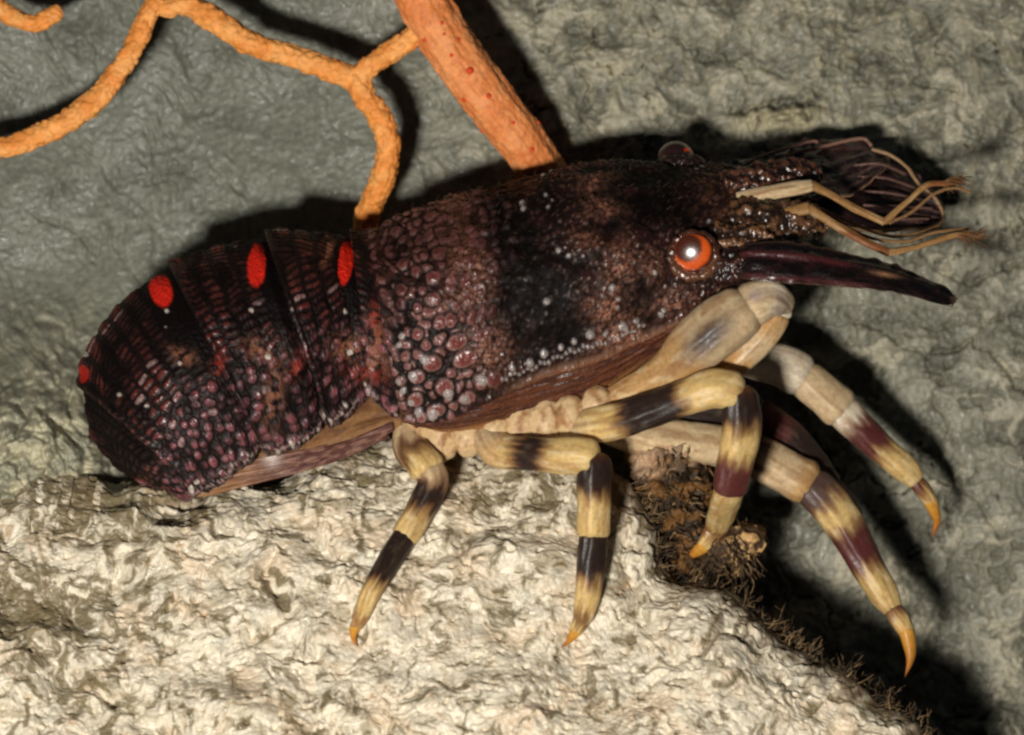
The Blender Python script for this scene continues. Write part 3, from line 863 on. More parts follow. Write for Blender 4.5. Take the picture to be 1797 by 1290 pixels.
bounds = [(0.0, 0.80), (0.72, 2.74), (2.66, 4.72), (4.62, 7.9), (7.8, 11.0)]
redspots = [(606, 460, 12, 42, 5), (450, 466, 16, 38, 3), (281, 507, 19, 33, -14), (158, 658, 7, 15, 0)]
for si, (b0, b1) in enumerate(bounds):
    n = int(60 + 95 * (b1 - b0) * 0.9)
    G, idx = abd_grid(b0, b1, n)
    x, y = G[..., 0].copy(), G[..., 1].copy()
    M_ = G.shape[1]
    v = np.concatenate([np.zeros((n, 1)), np.cumsum(np.linalg.norm(np.diff(G, axis=1), axis=-1), 1)], 1)
    mirror_cols(v)
    u = (idx - idx[0])[:, None] + 0 * v
    q = u / u.max()
    jf = np.arange(M_); jf = np.minimum(jf, M_ - 1 - jf)[None, :] + 0 * u
    h = np.clip((jf - FA) / (MA / 2.0), 0, 1)          # 0 lower edge .. 1 back line
    # rows of flat scales: long rungs high up, rounder scales low down
    narrow = np.clip(np.linalg.norm(np.gradient(G, axis=0), axis=-1) / (np.gradient(idx)[:, None] + 1e-9), 0.12, 1.3)
    uu = u + 5 * fbm(x / 40, y / 40, 3 + si, 2)
    vv = v + 6 * fbm(x / 40, y / 40, 13 + si, 2)
    cw = 37.0
    fu = uu / cw
    ci = np.floor(fu)
    rnd = _perm[(ci.astype(int) * 7 + 31 * si) & 255] / 255.0
    slant = (fu - ci - 0.5) * (0.7 * rnd - 0.2)
    chh = 16.0 + 9.0 * sm(0.62, 0.25, h)
    fv = np.concatenate([np.zeros((n, 1)), np.cumsum(np.diff(v, axis=1) / chh[:, 1:], 1)], 1) + 0.35 * fbm(x / 40, y / 40, 13 + si, 2) + rnd + slant
    cj = np.floor(fv)
    rc = _perm[(_perm[(ci.astype(int) + 61 * si) & 255] + cj.astype(int)) & 255] / 255.0
    lu = np.abs(2 * (fu - ci) - 1); lv = np.abs(2 * (fv - cj) - 1)
    low = sm(0.62, 0.3, h)
    cell = np.clip(1 - np.clip(lu * 1.12, 0, 1) ** (4 - 1.5 * low), 0, 1) * np.clip(1 - np.clip(lv * (1.25 - 0.1 * low), 0, 1) ** (2.2), 0, 1)
    wl1, wl2, wid = worley(uu * (0.55 + 0.45 * h), vv, 21, 15 + si, 0.55)
    cw_low = np.clip(1 - (wl1 / (0.46 + 0.10 * wid)) ** 2.4, 0, 1)
    lowb = sm(0.56, 0.40, h + 0.05 * fbm(x / 30, y / 30, 6, 2))
    rc = rc * (1 - lowb) + wid * lowb
    cell = cell * (1 - lowb) + cw_low * lowb
    cell = cell * (0.45 + 0.55 * rc)
    band = sm(0.30, 0.16, q) * sm(0.5, 0.62, h) if si < 4 else sm(0.14, 0.05, q) * sm(0.5, 0.62, h)
    cell = cell * (1 - band)
    nrm = outward(G)
    # each ring: smooth narrow front band, raised middle, overlapping rear rim
    prof = -10 * sm(0.16, 0.0, q) + 9 * sm(0.3, 0.95, q) + 4 * np.exp(-((q - 0.965) / 0.03) ** 2)
    if si == 4:
        prof = -9 * sm(0.08, 0.0, q)
    if si == 0:
        prof = prof * 0.6
    pleu = 5 * np.exp(-((h - 0.02) / 0.03) ** 2)
    notch = 0
    bumps = 0
    for (bx, by, br) in [(441, 545, 7), (293, 546, 6), (605, 547, 7), (470, 626, 8), (316, 638, 6), (612, 618, 8), (160, 625, 7), (292, 575, 4), (505, 765, 8), (483, 783, 8), (590, 715, 6), (570, 735, 6), (600, 700, 6), (555, 748, 5), (535, 757, 5), (518, 762, 5),
                         (400, 806, 5), (430, 790, 5), (335, 855, 8), (345, 838, 6), (650, 680, 7), (640, 670, 5), (218, 693, 6), (262, 712, 5)]:
        dd = np.hypot(x - bx, y - by) / (br * 0.75)
        bumps = np.maximum(bumps, np.sqrt(np.clip(1 - dd ** 2, 0, 1)) * br * 0.6)
    bumps = bumps * 0.8
    lobe = (np.sin(np.clip(q, 0, 1) * math.pi) ** 0.7 * 16 - 6) * sm(0.22, 0.0, h) * (1.0 if 0 < si < 4 else 0.3)
    dn = G[:, FA:FA + 1] - G[:, M_ // 2:M_ // 2 + 1]; dn = dn / np.linalg.norm(dn, axis=-1, keepdims=True)
    G = G + dn * lobe[..., None] * (np.arange(M_) < M_ // 2)[None, :, None]
    G2 = G + nrm * (prof + pleu + (5.0 - 2.8 * sm(0.6, 0.85, h)) * cell + 1.3 * fbm(u / 7, v / 7, si, 2) + 3 * fbm(x / 60, y / 60, 5, 2) + bumps)[..., None]
    # colour
    col = np.zeros(G.shape) + s2l((24, 13, 11))
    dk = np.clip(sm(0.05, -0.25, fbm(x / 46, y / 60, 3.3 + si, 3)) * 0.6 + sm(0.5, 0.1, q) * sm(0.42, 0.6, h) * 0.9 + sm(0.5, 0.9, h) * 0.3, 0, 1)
    red = s2l((108, 46, 40)); pink = s2l((130, 74, 80))
    cc = red * (1 - low)[..., None] + pink * low[..., None]
    f = (sm(0.2, 0.75, cell) * (1 - 0.75 * dk) * (0.5 + 0.5 * sm(-0.4, 0.3, fbm(x / 26, y / 30, 27 + si, 3))))[..., None]
    col = col * (1 - f) + cc * f
    for (bx, by, rx, ry, an) in [(530, 680, 40, 60, 0), (560, 560, 34, 60, 0), (410, 560, 30, 70, 0), (320, 630, 40, 26, 20), (470, 640, 34, 20, 20), (255, 560, 40, 50, 30), (200, 700, 60, 26, 25), (180, 800, 40, 60, 0), (395, 690, 14, 50, 0), (430, 700, 16, 60, 0), (660, 540, 14, 44, 0), (350, 520, 16, 60, 0)]:
        dk = np.clip(dk + 0.9 * gauss(x, y, bx, by, rx, ry, an) * sm(-0.5, 0.2, fbm(x / 20, y / 20, 7, 3)), 0, 1)
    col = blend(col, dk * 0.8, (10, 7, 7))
    # tan smear around the hinges and rims
    tn = 0
    for (bx, by, rx, ry, an) in [(610, 610, 32, 20, 0), (660, 600, 16, 40, 0), (455, 615, 26, 14, 20), (320, 625, 22, 12, 20), (575, 440, 8, 24, 20), (480, 690, 14, 50, 10), (655, 640, 28, 20, 0)]:
        tn = np.maximum(tn, gauss(x, y, bx, by, rx, ry, an))
    tn = tn * sm(-0.4, 0.3, fbm(x / 14, y / 14, 9, 3))
    col = blend(col, tn * 0.7, (150, 96, 72))
    for (bx, by, rx, ry, an) in [(383, 640, 10, 18, 15), (522, 642, 10, 24, 20), (645, 655, 34, 12, 10), (660, 560, 10, 24, 0)]:
        g_ = gauss(x, y, bx, by, rx, ry, an) * sm(-0.3, 0.2, fbm(x / 10, y / 10, 19, 2))
        col = blend(col, g_ * 0.8, (138, 48, 34))
    for (bx, by, rx, ry, an) in redspots:
        c_, s_n = math.cos(math.radians(an)), math.sin(math.radians(an))
        dx, dy = x - bx, y - by
        rr_ = np.sqrt(((dx * c_ + dy * s_n) / rx) ** 2 + ((-dx * s_n + dy * c_) / ry) ** 2) + 0.08 * fbm(x / 12, y / 12, 33, 3)
        on = sm(1.12, 0.86, rr_)
        col = blend(col, on * (0.55 if bx < 200 else 1.0), (212, 38, 24))
        G2 = G2 - nrm * (on * 1.6 * cell)[..., None]
    gli = sm(0.45, 0.7, cell) * (rc > 0.955) * (1 - dk)
    col = blend(col, gli * 0.6, (168, 140, 136))  # glints painted on: a few random scale tops tinted pale
    col = blend(col, sm(0.8, 2.5, bumps) * 0.8, (190, 176, 164))  # hinge bumps carry painted white highlights; the edge beads are pale too
    col = blend(col, np.exp(-((h - 0.01) / 0.025) ** 2) * sm(0.0, 0.4, fbm(u / 9, v / 9, 3, 2)) * 0.7, (178, 150, 146))
    gl = np.clip(0.3 + 0.7 * sm(0.3, 0.8, cell) + 0.8 * sm(0.5, 2.0, bumps) + 0.3 * np.exp(-((q - 0.97) / 0.04) ** 2), 0, 1) * (1 - 0.75 * dk)
    grid_obj('abdomen_ring', G2, np.concatenate([col, gl[..., None]], -1), M_shell, lob, closed=True, caps=True, org=LORG)

# ---- folded tail fan under the abdomen


def sheet(name, upper, lower, n, m, thick, colf, mat, relieff=None, parent=lob, bulge=0.0):
    """closed thin solid between two edge curves (px,py,d)"""
    A, sa, _ = spline(upper, n); B, sb, _ = spline(lower, n)
    t = np.linspace(0, 1, m)[None, :, None]
    Gf = A[:, None] * (1 - t) + B[:, None] * t
    Gf[..., 2] += bulge * np.sin(t[..., 0] * math.pi)
    nr = grid_normals(Gf)
    if nr[..., 2].mean() < 0: nr = -nr
    S = np.linspace(0, 1, n)[:, None] + 0 * t[..., 0]; Tt = t[..., 0] + 0 * S
    if relieff is not None:
        Gf = Gf + nr * relieff(Gf, S, Tt)[..., None]
    edge = np.sqrt(np.clip(1 - (2 * Tt - 1) ** 6, 0.05, 1))
    Gb = Gf - nr * (thick * edge)[..., None]
    ring = np.concatenate([Gf, Gb[:, ::-1]], 1)
    cf = colf(Gf, S, Tt)
    cols = np.concatenate([cf, cf[:, ::-1]], 1)
    return grid_obj(name, ring, cols, mat, parent, closed=True, caps=True, org=LORG), Gf


def tan_col(G, S, T):
    n = fbm(G[..., 0] / 60, T * 6 + S, 3, 3)
    c = s2l((136, 98, 62)) * (1 - sm(-0.4, 0.5, n))[..., None] + s2l((104, 70, 44)) * sm(-0.4, 0.5, n)[..., None]
    return blend(c, sm(0.55, 1.0, S) * 0.5, (108, 70, 50))


def pur_col(G, S, T):
    n = fbm(S * 14, T * 3, 5, 3)
    c = s2l((88, 54, 48)) * (1 - sm(-0.2, 0.5, n))[..., None] + s2l((132, 96, 82)) * sm(-0.2, 0.5, n)[..., None]
    c = blend(c, gauss(G[..., 0], G[..., 1], 476, 800, 14, 16), (216, 202, 196))
    c = blend(c, np.clip(gauss(G[..., 0], G[..., 1], 352, 850, 16, 20), 0, 1), (206, 186, 176))
    return blend(c, sm(0.45, 1.0, S) * 0.75, (150, 106, 62))


rl = lambda G, S, T: 3.0 * fbm(S * 3, T * 9, 4, 3)
sheet('tail_fan_blade', [(700, 660, 66), (640, 660, 76), (590, 690, 92), (520, 745, 110), (450, 780, 122), (400, 800, 128)],
      [(706, 752, 92), (650, 770, 104), (590, 786, 118), (520, 800, 132), (450, 816, 140), (400, 826, 146)], 120, 40, 10, tan_col, M_leg, rl, bulge=14)
sheet('tail_fan_blade', [(690, 738, 96), (620, 765, 108), (560, 782, 124), (490, 795, 138), (420, 808, 146), (372, 820, 148), (350, 832, 146)],
      [(690, 758, 104), (620, 786, 114), (560, 806, 126), (490, 822, 138), (420, 836, 144), (372, 846, 146), (346, 850, 144)], 120, 30, 12, pur_col, M_leg, rl, bulge=8)
sheet('tail_fan_blade', [(680, 752, 86), (620, 778, 96), (560, 800, 108), (490, 818, 118), (420, 834, 126), (372, 846, 130), (340, 850, 130)],
      [(680, 768, 88), (620, 796, 96), (560, 820, 106), (490, 838, 116), (420, 856, 122), (372, 868, 126), (336, 874, 126)], 120, 30, 16, pur_col, M_leg, rl, bulge=8)

# ---- legs
COLS = dict(Y=(210, 178, 116), C=(200, 174, 136), W=(222, 208, 184), K=(44, 32, 28), P=(88, 44, 42), G=(84, 64, 58), H=(150, 112, 68), A=(204, 130, 26), B=(126, 78, 44), L=(150, 124, 130), T=(186, 146, 96))


def leg(pts, joints=(), n=None, m=44, name='leg', rs=1.0, claw=None, parent=lob, streak=0.65, soft=16.0, spots=(), bulge=0.6):
    """pts rows: px, py, d, r, colour of the stretch that follows; the limb is split at the joints"""
    cuts = [0] + [j for j in joints if 0 < j < len(pts) - 1] + [len(pts) - 1]
    V, F, Cc, base = [], [], [], 0
    for ci_, (i0, i1) in enumerate(zip(cuts[:-1], cuts[1:])):
        sub = [list(p) for p in pts[i0:i1 + 1]]
        if len(sub) == 2:
            mid = [(a + b) / 2 for a, b in zip(sub[0][:4], sub[1][:4])] + [sub[0][4]]
            sub.insert(1, mid)
        tot = sum(math.dist(p[:3], q[:3]) for p, q in zip(sub[:-1], sub[1:]))
        G, dirs, s, a, kn, r = tube([p[:4] for p in sub], max(24, int(tot / 2.4)), m)
        L = s[-1]
        c0 = G.mean(1)
        first, last = ci_ == 0, i1 == len(pts) - 1
        # rounded caps, slim start, flared far end
        e0 = np.clip(s / (0.4 * r[0]), 0, 1); e1 = np.clip((L - s) / (0.4 * r[-1]), 0, 1)
        prof = np.sqrt(np.clip(1 - (1 - e0) ** 2, 0.0, 1)) * np.sqrt(np.clip(1 - (1 - e1) ** 2, 0.0, 1))
        w_ = s / L
        prof = prof * (1 + bulge * (-0.10 * np.exp(-(w_ / 0.16) ** 2) * (not first) + 0.09 * np.exp(-((w_ - 0.86) / 0.14) ** 2) * (not last)))
        # run each end a little past the joint so the pieces overlap
        T = np.gradient(c0, axis=0); T /= np.linalg.norm(T, axis=1)[:, None]
        ext = (-T[0] * 0.42 * r[0])[None] * np.exp(-(s / 12) ** 2)[:, None] * (not first) + (T[-1] * 0.34 * r[-1])[None] * np.exp(-((L - s) / 12) ** 2)[:, None] * (not last)
        G = c0[:, None] + ext[:, None] + (G - c0[:, None]) * (prof * rs)[:, None, None]
        S, A = np.meshgrid(s, a, indexing='ij')
        ca, sa = np.cos(A), np.sin(A)
        off = 31.7 * ci_ + pts[0][0]
        warp = S + 12 * fbm(S / 60 + off, ca * 1.2, sa * 1.2, 3) + 12 * fbm(S / 120 + off, ca * 3.4, sa * 3.4, 3)
        col = np.zeros(G.shape) + s2l(COLS[sub[0][4]])
        for k in range(1, len(sub) - 1):
            ca_, cb_ = s2l(COLS[sub[k - 1][4]]), s2l(COLS[sub[k][4]])
            if np.abs(ca_ - cb_).max() < 1e-6:
                continue
            f = sm(kn[k] - soft, kn[k] + soft, warp)[..., None]
            col = col * (1 - f) + cb_ * f
            if abs(ca_.mean() - cb_.mean()) > 0.2:       # brown bleeding at the edge of a band
                col = blend(col, np.exp(-((warp - kn[k]) / (soft * 0.8)) ** 2) * 0.5, (112, 62, 34))
        light = sm(0.05, 0.35, col.mean(-1))
        st_ = fbm(S / 110 + off, ca * 2.6, sa * 2.6 + 4, 3)
        col = blend(col, sm(-0.05, 0.6, st_) * streak * 0.7 * light, (136, 90, 52))
        st2 = fbm(S / 34 + off, ca * 2.0 + 3, sa * 2.0, 3)
        col = blend(col, sm(0.1, 0.7, st2) * (0.04 + 0.45 * light), (226, 206, 164))
        st3 = fbm(S / 16 + off, ca * 3.0 + 8, sa * 3.0, 3)
        col = blend(col, sm(0.25, 0.8, st3) * 0.4 * light, (150, 100, 60))
        for (bx, by, rx, ry, an, bc, ba) in spots:
            col = blend(col, gauss(G[..., 0], G[..., 1], bx, by, rx, ry, an) * ba, bc)
        if not first:
            col = blend(col, np.exp(-(S / 7.0) ** 2) * 0.6, (124, 74, 40))
        # flattened, keeled cross-section with a groove
        dsp = 1.4 * fbm(S / 50 + off, ca * 2, sa * 2, 3) + 0.06 * r[:, None] * np.cos(2 * A + 0.6) + 0.05 * r[:, None] * np.cos(3 * A + 0.4) - 0.10 * r[:, None] * np.exp(-((A - 1.9 - 0.2 * np.sin(S / 60)) / 0.2) ** 2)
        G = G + dirs * (dsp * prof[:, None])[..., None]
        n_ = len(s)
        V.append(Wd(G).reshape(-1, 3) - LORG); F.append(grid_faces(n_, m, True) + base); Cc.append(col.reshape(-1, 3))
        base += n_ * m
    o = mesh_obj(name, np.vstack(V), np.vstack(F), np.vstack(Cc), M_leg, parent)
    if claw:
        Gc, dc, sc, ac, kc_, rc_ = tube(claw, 60, 24)
        tt_ = (sc / sc[-1])[:, None, None]
        cc = s2l((206, 150, 60)) * (1 - tt_) + s2l((150, 78, 16)) * tt_ + np.zeros(Gc.shape)
        grid_obj('claw', Gc, cc, M_leg, o, closed=True, caps=True, org=LORG)
    return o


# far-side legs
leg([(1250, 600, -70, 30, 'W'), (1320, 632, -80, 33, 'W'), (1372, 644, -90, 37, 'W'), (1410, 664, -92, 36, 'C'), (1440, 690, -92, 35, 'C'), (1478, 722, -92, 35, 'W'), (1500, 745, -94, 30, 'P'),
     (1548, 790, -98, 26, 'Y'), (1590, 826, -102, 23, 'Y'), (1608, 846, -104, 14, 'P'), (1620, 862, -106, 15, 'Y'), (1634, 882, -110, 12, 'A'), (1638, 894, -112, 10, 'A')], joints=(3, 5, 9),
    rs=0.95, claw=[(1632, 880, -110, 12), (1640, 898, -114, 10), (1644, 915, -116, 7), (1640, 930, -118, 4), (1636, 942, -120, 0.8)])
leg([(1060, 745, -10, 34, 'C'), (1120, 764, -14, 37, 'C'), (1180, 772, -20, 36, 'C'), (1250, 782, -30, 36, 'C'), (1315, 795, -40, 38, 'K'), (1336, 806, -42, 40, 'C'), (1402, 842, -42, 39, 'T'), (1422, 852, -42, 40, 'G'),
     (1455, 886, -38, 38, 'Y'), (1486, 930, -34, 35, 'P'), (1524, 1000, -24, 29, 'Y'), (1552, 1046, -16, 25, 'Y'), (1566, 1070, -12, 16, 'P'), (1576, 1084, -8, 19, 'Y'), (1592, 1112, -2, 14, 'A'), (1595, 1124, 0, 12, 'A')],
    joints=(4, 7, 12), rs=0.93, claw=[(1591, 1108, -3, 14), (1596, 1130, 0, 12.5), (1598, 1150, 4, 9), (1595, 1168, 6, 5), (1588, 1188, 8, 0.8)])
leg([(1180, 720, -60, 28, 'K'), (1260, 716, -70, 32, 'K'), (1330, 728, -80, 30, 'P'), (1380, 760, -80, 26, 'K'), (1420, 800, -90, 22, 'K'), (1460, 850, -110, 16, 'P'), (1500, 900, -140, 11, 'K'), (1508, 925, -150, 3, 'K')], joints=(2, 5))

# near-side legs, feet on the rock
d4 = rock_d(622, 1125) + 3; d3 = rock_d(992, 1130) + 3; d2 = rock_d(1206, 974) + 3
leg([(716, 745, 60, 24, 'C'), (716, 772, 84, 30, 'C'), (722, 792, 100, 32, 'K'), (736, 806, 112, 31, 'Y'), (752, 828, 122, 33, 'C'), (758, 850, 128, 29, 'K'), (733, 900, 138, 26, 'Y'), (708, 942, 148, 24, 'K'),
     (655, 1030, d4 + 16, 19, 'Y'), (632, 1082, d4 + 8, 15, 'B'), (628, 1092, d4 + 6, 12, 'T'), (622, 1104, d4 + 4, 10, 'T')], joints=(4, 7), rs=0.92,
    claw=[(623, 1100, d4 + 5, 10), (620, 1112, d4 + 3, 7), (622, 1124, d4, 4), (628, 1134, d4 - 4, 0.8)])
leg([(850, 760, 90, 26, 'C'), (868, 786, 120, 34, 'T'), (884, 794, 130, 33, 'Y'), (908, 796, 146, 32, 'K'), (960, 800, 170, 32, 'Y'), (1010, 802, 186, 34, 'Y'), (1042, 806, 192, 33, 'K'), (1041, 868, 192, 32, 'Y'), (1040, 940, 188, 29, 'K'),
     (1033, 1022, 190, 25, 'Y'), (1024, 1076, d3 + 12, 20, 'K'), (1019, 1090, d3 + 8, 16, 'Y'), (1008, 1112, d3 + 5, 11, 'Y')], joints=(6, 8), rs=0.9,
    claw=[(1010, 1108, d3 + 6, 11), (1002, 1120, d3 + 3, 7), (994, 1129, d3, 3.5), (986, 1136, d3 - 4, 0.8)])
leg([(1010, 752, 110, 24, 'C'), (1036, 748, 136, 34, 'Y'), (1090, 738, 160, 35, 'K'), (1200, 700, 196, 34, 'Y'), (1252, 684, 206, 36, 'Y'), (1296, 690, 206, 36, 'K'), (1300, 752, 196, 38, 'Y'), (1290, 806, 184, 35, 'P'), (1278, 862, 170, 31, 'Y'),
     (1258, 922, d2 + 22, 24, 'B'), (1248, 938, d2 + 16, 18, 'Y'), (1232, 962, d2 + 9, 14, 'A')], joints=(5, 8), rs=0.87,
    claw=[(1236, 957, d2 + 10, 14), (1222, 968, d2 + 6, 10), (1210, 975, d2 + 2, 6), (1198, 980, d2 - 4, 0.8)])
# folded front leg: broad upper limb with a purple patch, and the lower limb folded back along it
fleg = leg([(1030, 722, 84, 16, 'T'), (1100, 690, 120, 24, 'T'), (1170, 652, 148, 32, 'T'), (1215, 614, 164, 45, 'C'), (1268, 572, 174, 47, 'C'), (1312, 540, 176, 42, 'C'), (1346, 526, 170, 34, 'W'), (1372, 532, 154, 24, 'C'), (1388, 544, 144, 10, 'C')], joints=(5,), m=60, streak=0.8, soft=26,
           spots=[(1242, 592, 62, 27, -42, (50, 36, 42), 1.0), (1376, 545, 18, 26, 10, (104, 84, 82), 0.6), (1326, 518, 14, 10, 0, (170, 150, 156), 0.6)])
leg([(1366, 524, 140, 22, 'W'), (1362, 552, 142, 26, 'T'), (1342, 588, 144, 24, 'C'), (1308, 624, 138, 22, 'T'), (1272, 654, 126, 20, 'Y'), (1244, 674, 112, 10, 'T')], joints=(1,), name='folded_leg_end', parent=fleg, streak=0.8)

# pale leg bases along the belly
for i, (bx, by, r0, bd) in enumerate([(728, 770, 34, 66), (775, 776, 30, 76), (820, 768, 30, 84), (868, 757, 31, 92), (915, 750, 32, 98), (958, 744, 34, 104), (1002, 738, 34, 108), (1050, 722, 34, 108)]):
    G, dirs, s, a, kn, r = tube([(bx - 8, by - 40, bd - 20, 12), (bx - 2, by - 22, bd - 4, r0 * 0.9), (bx, by, bd, r0), (bx + 2, by + 18, bd - 4, r0 * 0.8), (bx + 2, by + 30, bd - 14, r0 * 0.2)], 60, 44)
    G = G + dirs * (3 * fbm(G[..., 0] / 20, G[..., 1] / 24, G[..., 2] / 20, 3))[..., None]
    n1 = fbm(G[..., 0] / 16, G[..., 1] / 30, G[..., 2] / 20, 3)
    col = blend(np.zeros(G.shape) + s2l((206, 176, 134)), sm(-0.1, 0.5, n1) * 0.8, (150, 104, 62))
    grid_obj('leg_base', G, col, M_leg, lob, closed=True, caps=True, org=LORG)

# ---- eyes


def car_d(x, y, r=8):
    m = (np.abs(CAR[..., 0] - x) < r) & (np.abs(CAR[..., 1] - y) < r)
    return float(CAR[..., 2][m].max())


def eye(c, r, look, spotlook, bands, parent=lob, flat=1.0):
    n, m = 48, 64
    ph = np.linspace(0.01, math.pi - 0.01, n); a = np.linspace(0, 2 * math.pi, m, endpoint=False)
    look = np.asarray(look, float); look /= np.linalg.norm(look)
    t1 = np.cross(look, [0, 1, 0]); t1 /= np.linalg.norm(t1); t2 = np.cross(look, t1)
    dr = np.cos(ph)[:, None, None] * look + np.sin(ph)[:, None, None] * (np.cos(a)[None, :, None] * t1 + np.sin(a)[None, :, None] * t2)
    kk = (dr * look).sum(-1, keepdims=True)
    G = np.asarray(c) + (dr - kk * look * (1 - flat)) * r
    sp = np.asarray(spotlook, float); sp /= np.linalg.norm(sp)
    k_ = (dr * sp).sum(-1)
    nz = 0.06 * fbm(dr[..., 0] * 4, dr[..., 1] * 4, dr[..., 2] * 4, 3)
    col = np.zeros(G.shape) + s2l(bands[0])
    for lo, hi, cb in bands[1:]:
        col = blend(col, sm(lo, hi, k_ + nz), cb)
    return grid_obj('eye', G, col, M_eye, parent, closed=True, caps=True, org=LORG)


ED = car_d(1216, 446)
e1 = eye((1217, 447, ED + 6), 37, (-0.125, 0.20, 1), (-0.5, -0.42, 1.0), [(70, 30, 19), (0.10, 0.40, (206, 84, 24)), (0.58, 0.80, (70, 30, 17))], flat=0.36)
G, dirs, s, a, kn, r = tube([(1217 + 39 * math.cos(t), 448 + 37 * math.sin(t), ED + 3 + 6 * math.sin(t), 9.0) for t in np.linspace(-2.2, 4.0, 26)], 200, 24)
nn = fbm(G[..., 0] / 12, G[..., 1] / 12, G[..., 2] / 12, 3)
G = G + dirs * (3.2 * nn)[..., None]
col = blend(np.zeros(G.shape) + s2l((70, 38, 26)), sm(430, 480, G[..., 1]) * 0.8, (104, 68, 46))
grid_obj('eye_rim', G, col, M_shell, e1, closed=True, caps=True, org=LORG)
e2 = eye((1186, 281, -72), 33, (0.1, 0, 1), (0.72, -0.35, 0.55), [(46, 24, 23), (0.90, 0.95, (226, 70, 24))])
G, dirs, s, a, kn, r = tube([(1150, 296, -60, 10), (1170, 290, -40, 16), (1196, 286, -36, 17), (1222, 284, -44, 12), (1236, 288, -54, 6)], 90, 30)
G = G + dirs * (4 * fbm(G[..., 0] / 12, G[..., 1] / 12, G[..., 2] / 12, 3))[..., None]
grid_obj('eye_rim', G, np.zeros(G.shape) + s2l((34, 20, 16)), M_shell, e2, closed=True, caps=True, org=LORG)

# ---- head front, antennae
for pts, c0, c1 in [([(1270, 400, 70, 40), (1320, 396, 70, 46), (1370, 392, 66, 40), (1420, 390, 60, 30), (1455, 396, 56, 12)], (38, 24, 17), (100, 68, 44)),
                    ([(1270, 340, 30, 34), (1310, 330, 20, 38), (1360, 318, 0, 34), (1410, 306, -20, 26), (1440, 300, -30, 10)], (30, 18, 16), (92, 56, 40)),
                    ([(1250, 470, 130, 34), (1300, 466, 136, 36), (1345, 462, 140, 32), (1380, 460, 142, 22)], (24, 14, 13), (60, 34, 26)),
                    ([(1260, 430, 110, 36), (1305, 425, 112, 34), (1345, 425, 110, 24), (1365, 425, 108, 8)], (44, 28, 20), (124, 86, 58))]:
    G, dirs, s, a, kn, r = tube(pts, 110, 80)
    nn = fbm(G[..., 0] / 24, G[..., 1] / 15, G[..., 2] / 18, 4, 0.6)
    f1_, f2_, id_ = worley(s[:, None] + 0 * nn, a[None] * r[:, None], 11, 9)
    G = G + dirs * (7 * nn + 3 * np.sqrt(np.clip(1 - (f1_ / 0.5) ** 2, 0, 1)))[..., None]
    f = sm(-0.2, 0.45, nn)[..., None]
    col = s2l(c0) * (1 - f) + s2l(c1) * f
    grid_obj('antenna_base', G, col, M_shell, lob, closed=True, caps=True, org=LORG)


def plate_col(G, S, T):
    n = fbm(G[..., 0] / 30, G[..., 1] / 16, 3, 3)
    c = np.zeros(G.shape) + s2l((18, 11, 11))
    c = blend(c, sm(0.0, 0.6, n) * 0.6, (58, 28, 30))
    ed = np.maximum(sm(0.06, 0.0, T), sm(0.94, 1.0, T))
    ed = np.maximum(ed, sm(0.965, 0.995, S))
    return blend(c, ed * 0.5, (128, 96, 72))  # edges tinted paler, painting the light they catch


def teeth(S, T, k, amp):
    ph = S * k * math.pi + 0.9 * np.sin(S * k * 1.7 + 1.0)
    return amp * (0.5 + 0.5 * np.sin(S * k * 2.3)) * np.abs(np.sin(ph)) ** 4 * (np.exp(-(T / 0.08) ** 2) + np.exp(-((1 - T) / 0.08) ** 2))


def near_col(G, S, T):
    c = plate_col(G, S, T)
    g_ = np.exp(-((T - (0.30 + 0.1 * S)) / 0.09) ** 2) * sm(0.02, 0.15, S) * sm(0.62, 0.5, S)
    c = blend(c, 0.45 + 0 * T, (12, 8, 8))
    c = blend(c, g_ * 0.8, (74, 30, 33))
    c = blend(c, np.exp(-((T - 0.9) / 0.07) ** 2) * sm(0.1, 0.2, S) * sm(0.7, 0.6, S) * 0.6, (100, 56, 56))
    return blend(c, gauss(G[..., 0], G[..., 1], 1552, 482, 22, 4, 10) * 0.8, (150, 108, 78))


sheet('antenna_plate', [(1272, 452, 110), (1312, 428, 156), (1370, 424, 164), (1440, 434, 158), (1510, 450, 150), (1570, 466, 142), (1620, 486, 136), (1655, 506, 132), (1678, 526, 130)],
      [(1272, 474, 120), (1312, 490, 190), (1380, 497, 206), (1450, 501, 202), (1510, 506, 196), (1560, 512, 188), (1605, 521, 176), (1645, 533, 158), (1677, 531, 136)], 200, 60, 14, near_col, M_shell,
      lambda G, S, T: 5 * np.exp(-((T - 0.3) / 0.07) ** 2) + 2.5 * fbm(S * 9, T * 3, 2, 3) + teeth(S, T, 9, 7), bulge=10)


def far_col(G, S, T):
    c = plate_col(G, S, T)
    c = blend(c, 0.5 + 0 * T, (44, 27, 29))
    ln = np.abs(np.sin((T * 6.0 + 0.3) * math.pi)) ** 10 * sm(0.5, 0.8, S)
    c = blend(c, ln * 0.55, (122, 92, 84))
    c = blend(c, np.maximum(sm(0.95, 1.0, T), sm(0.96, 0.99, S)) * 0.8, (150, 114, 84))  # lower edge and tip paler still, lit edge painted in
    return blend(c, gauss(G[..., 0], G[..., 1], 1420, 272, 60, 12, -18) * 0.8, (92, 46, 52))


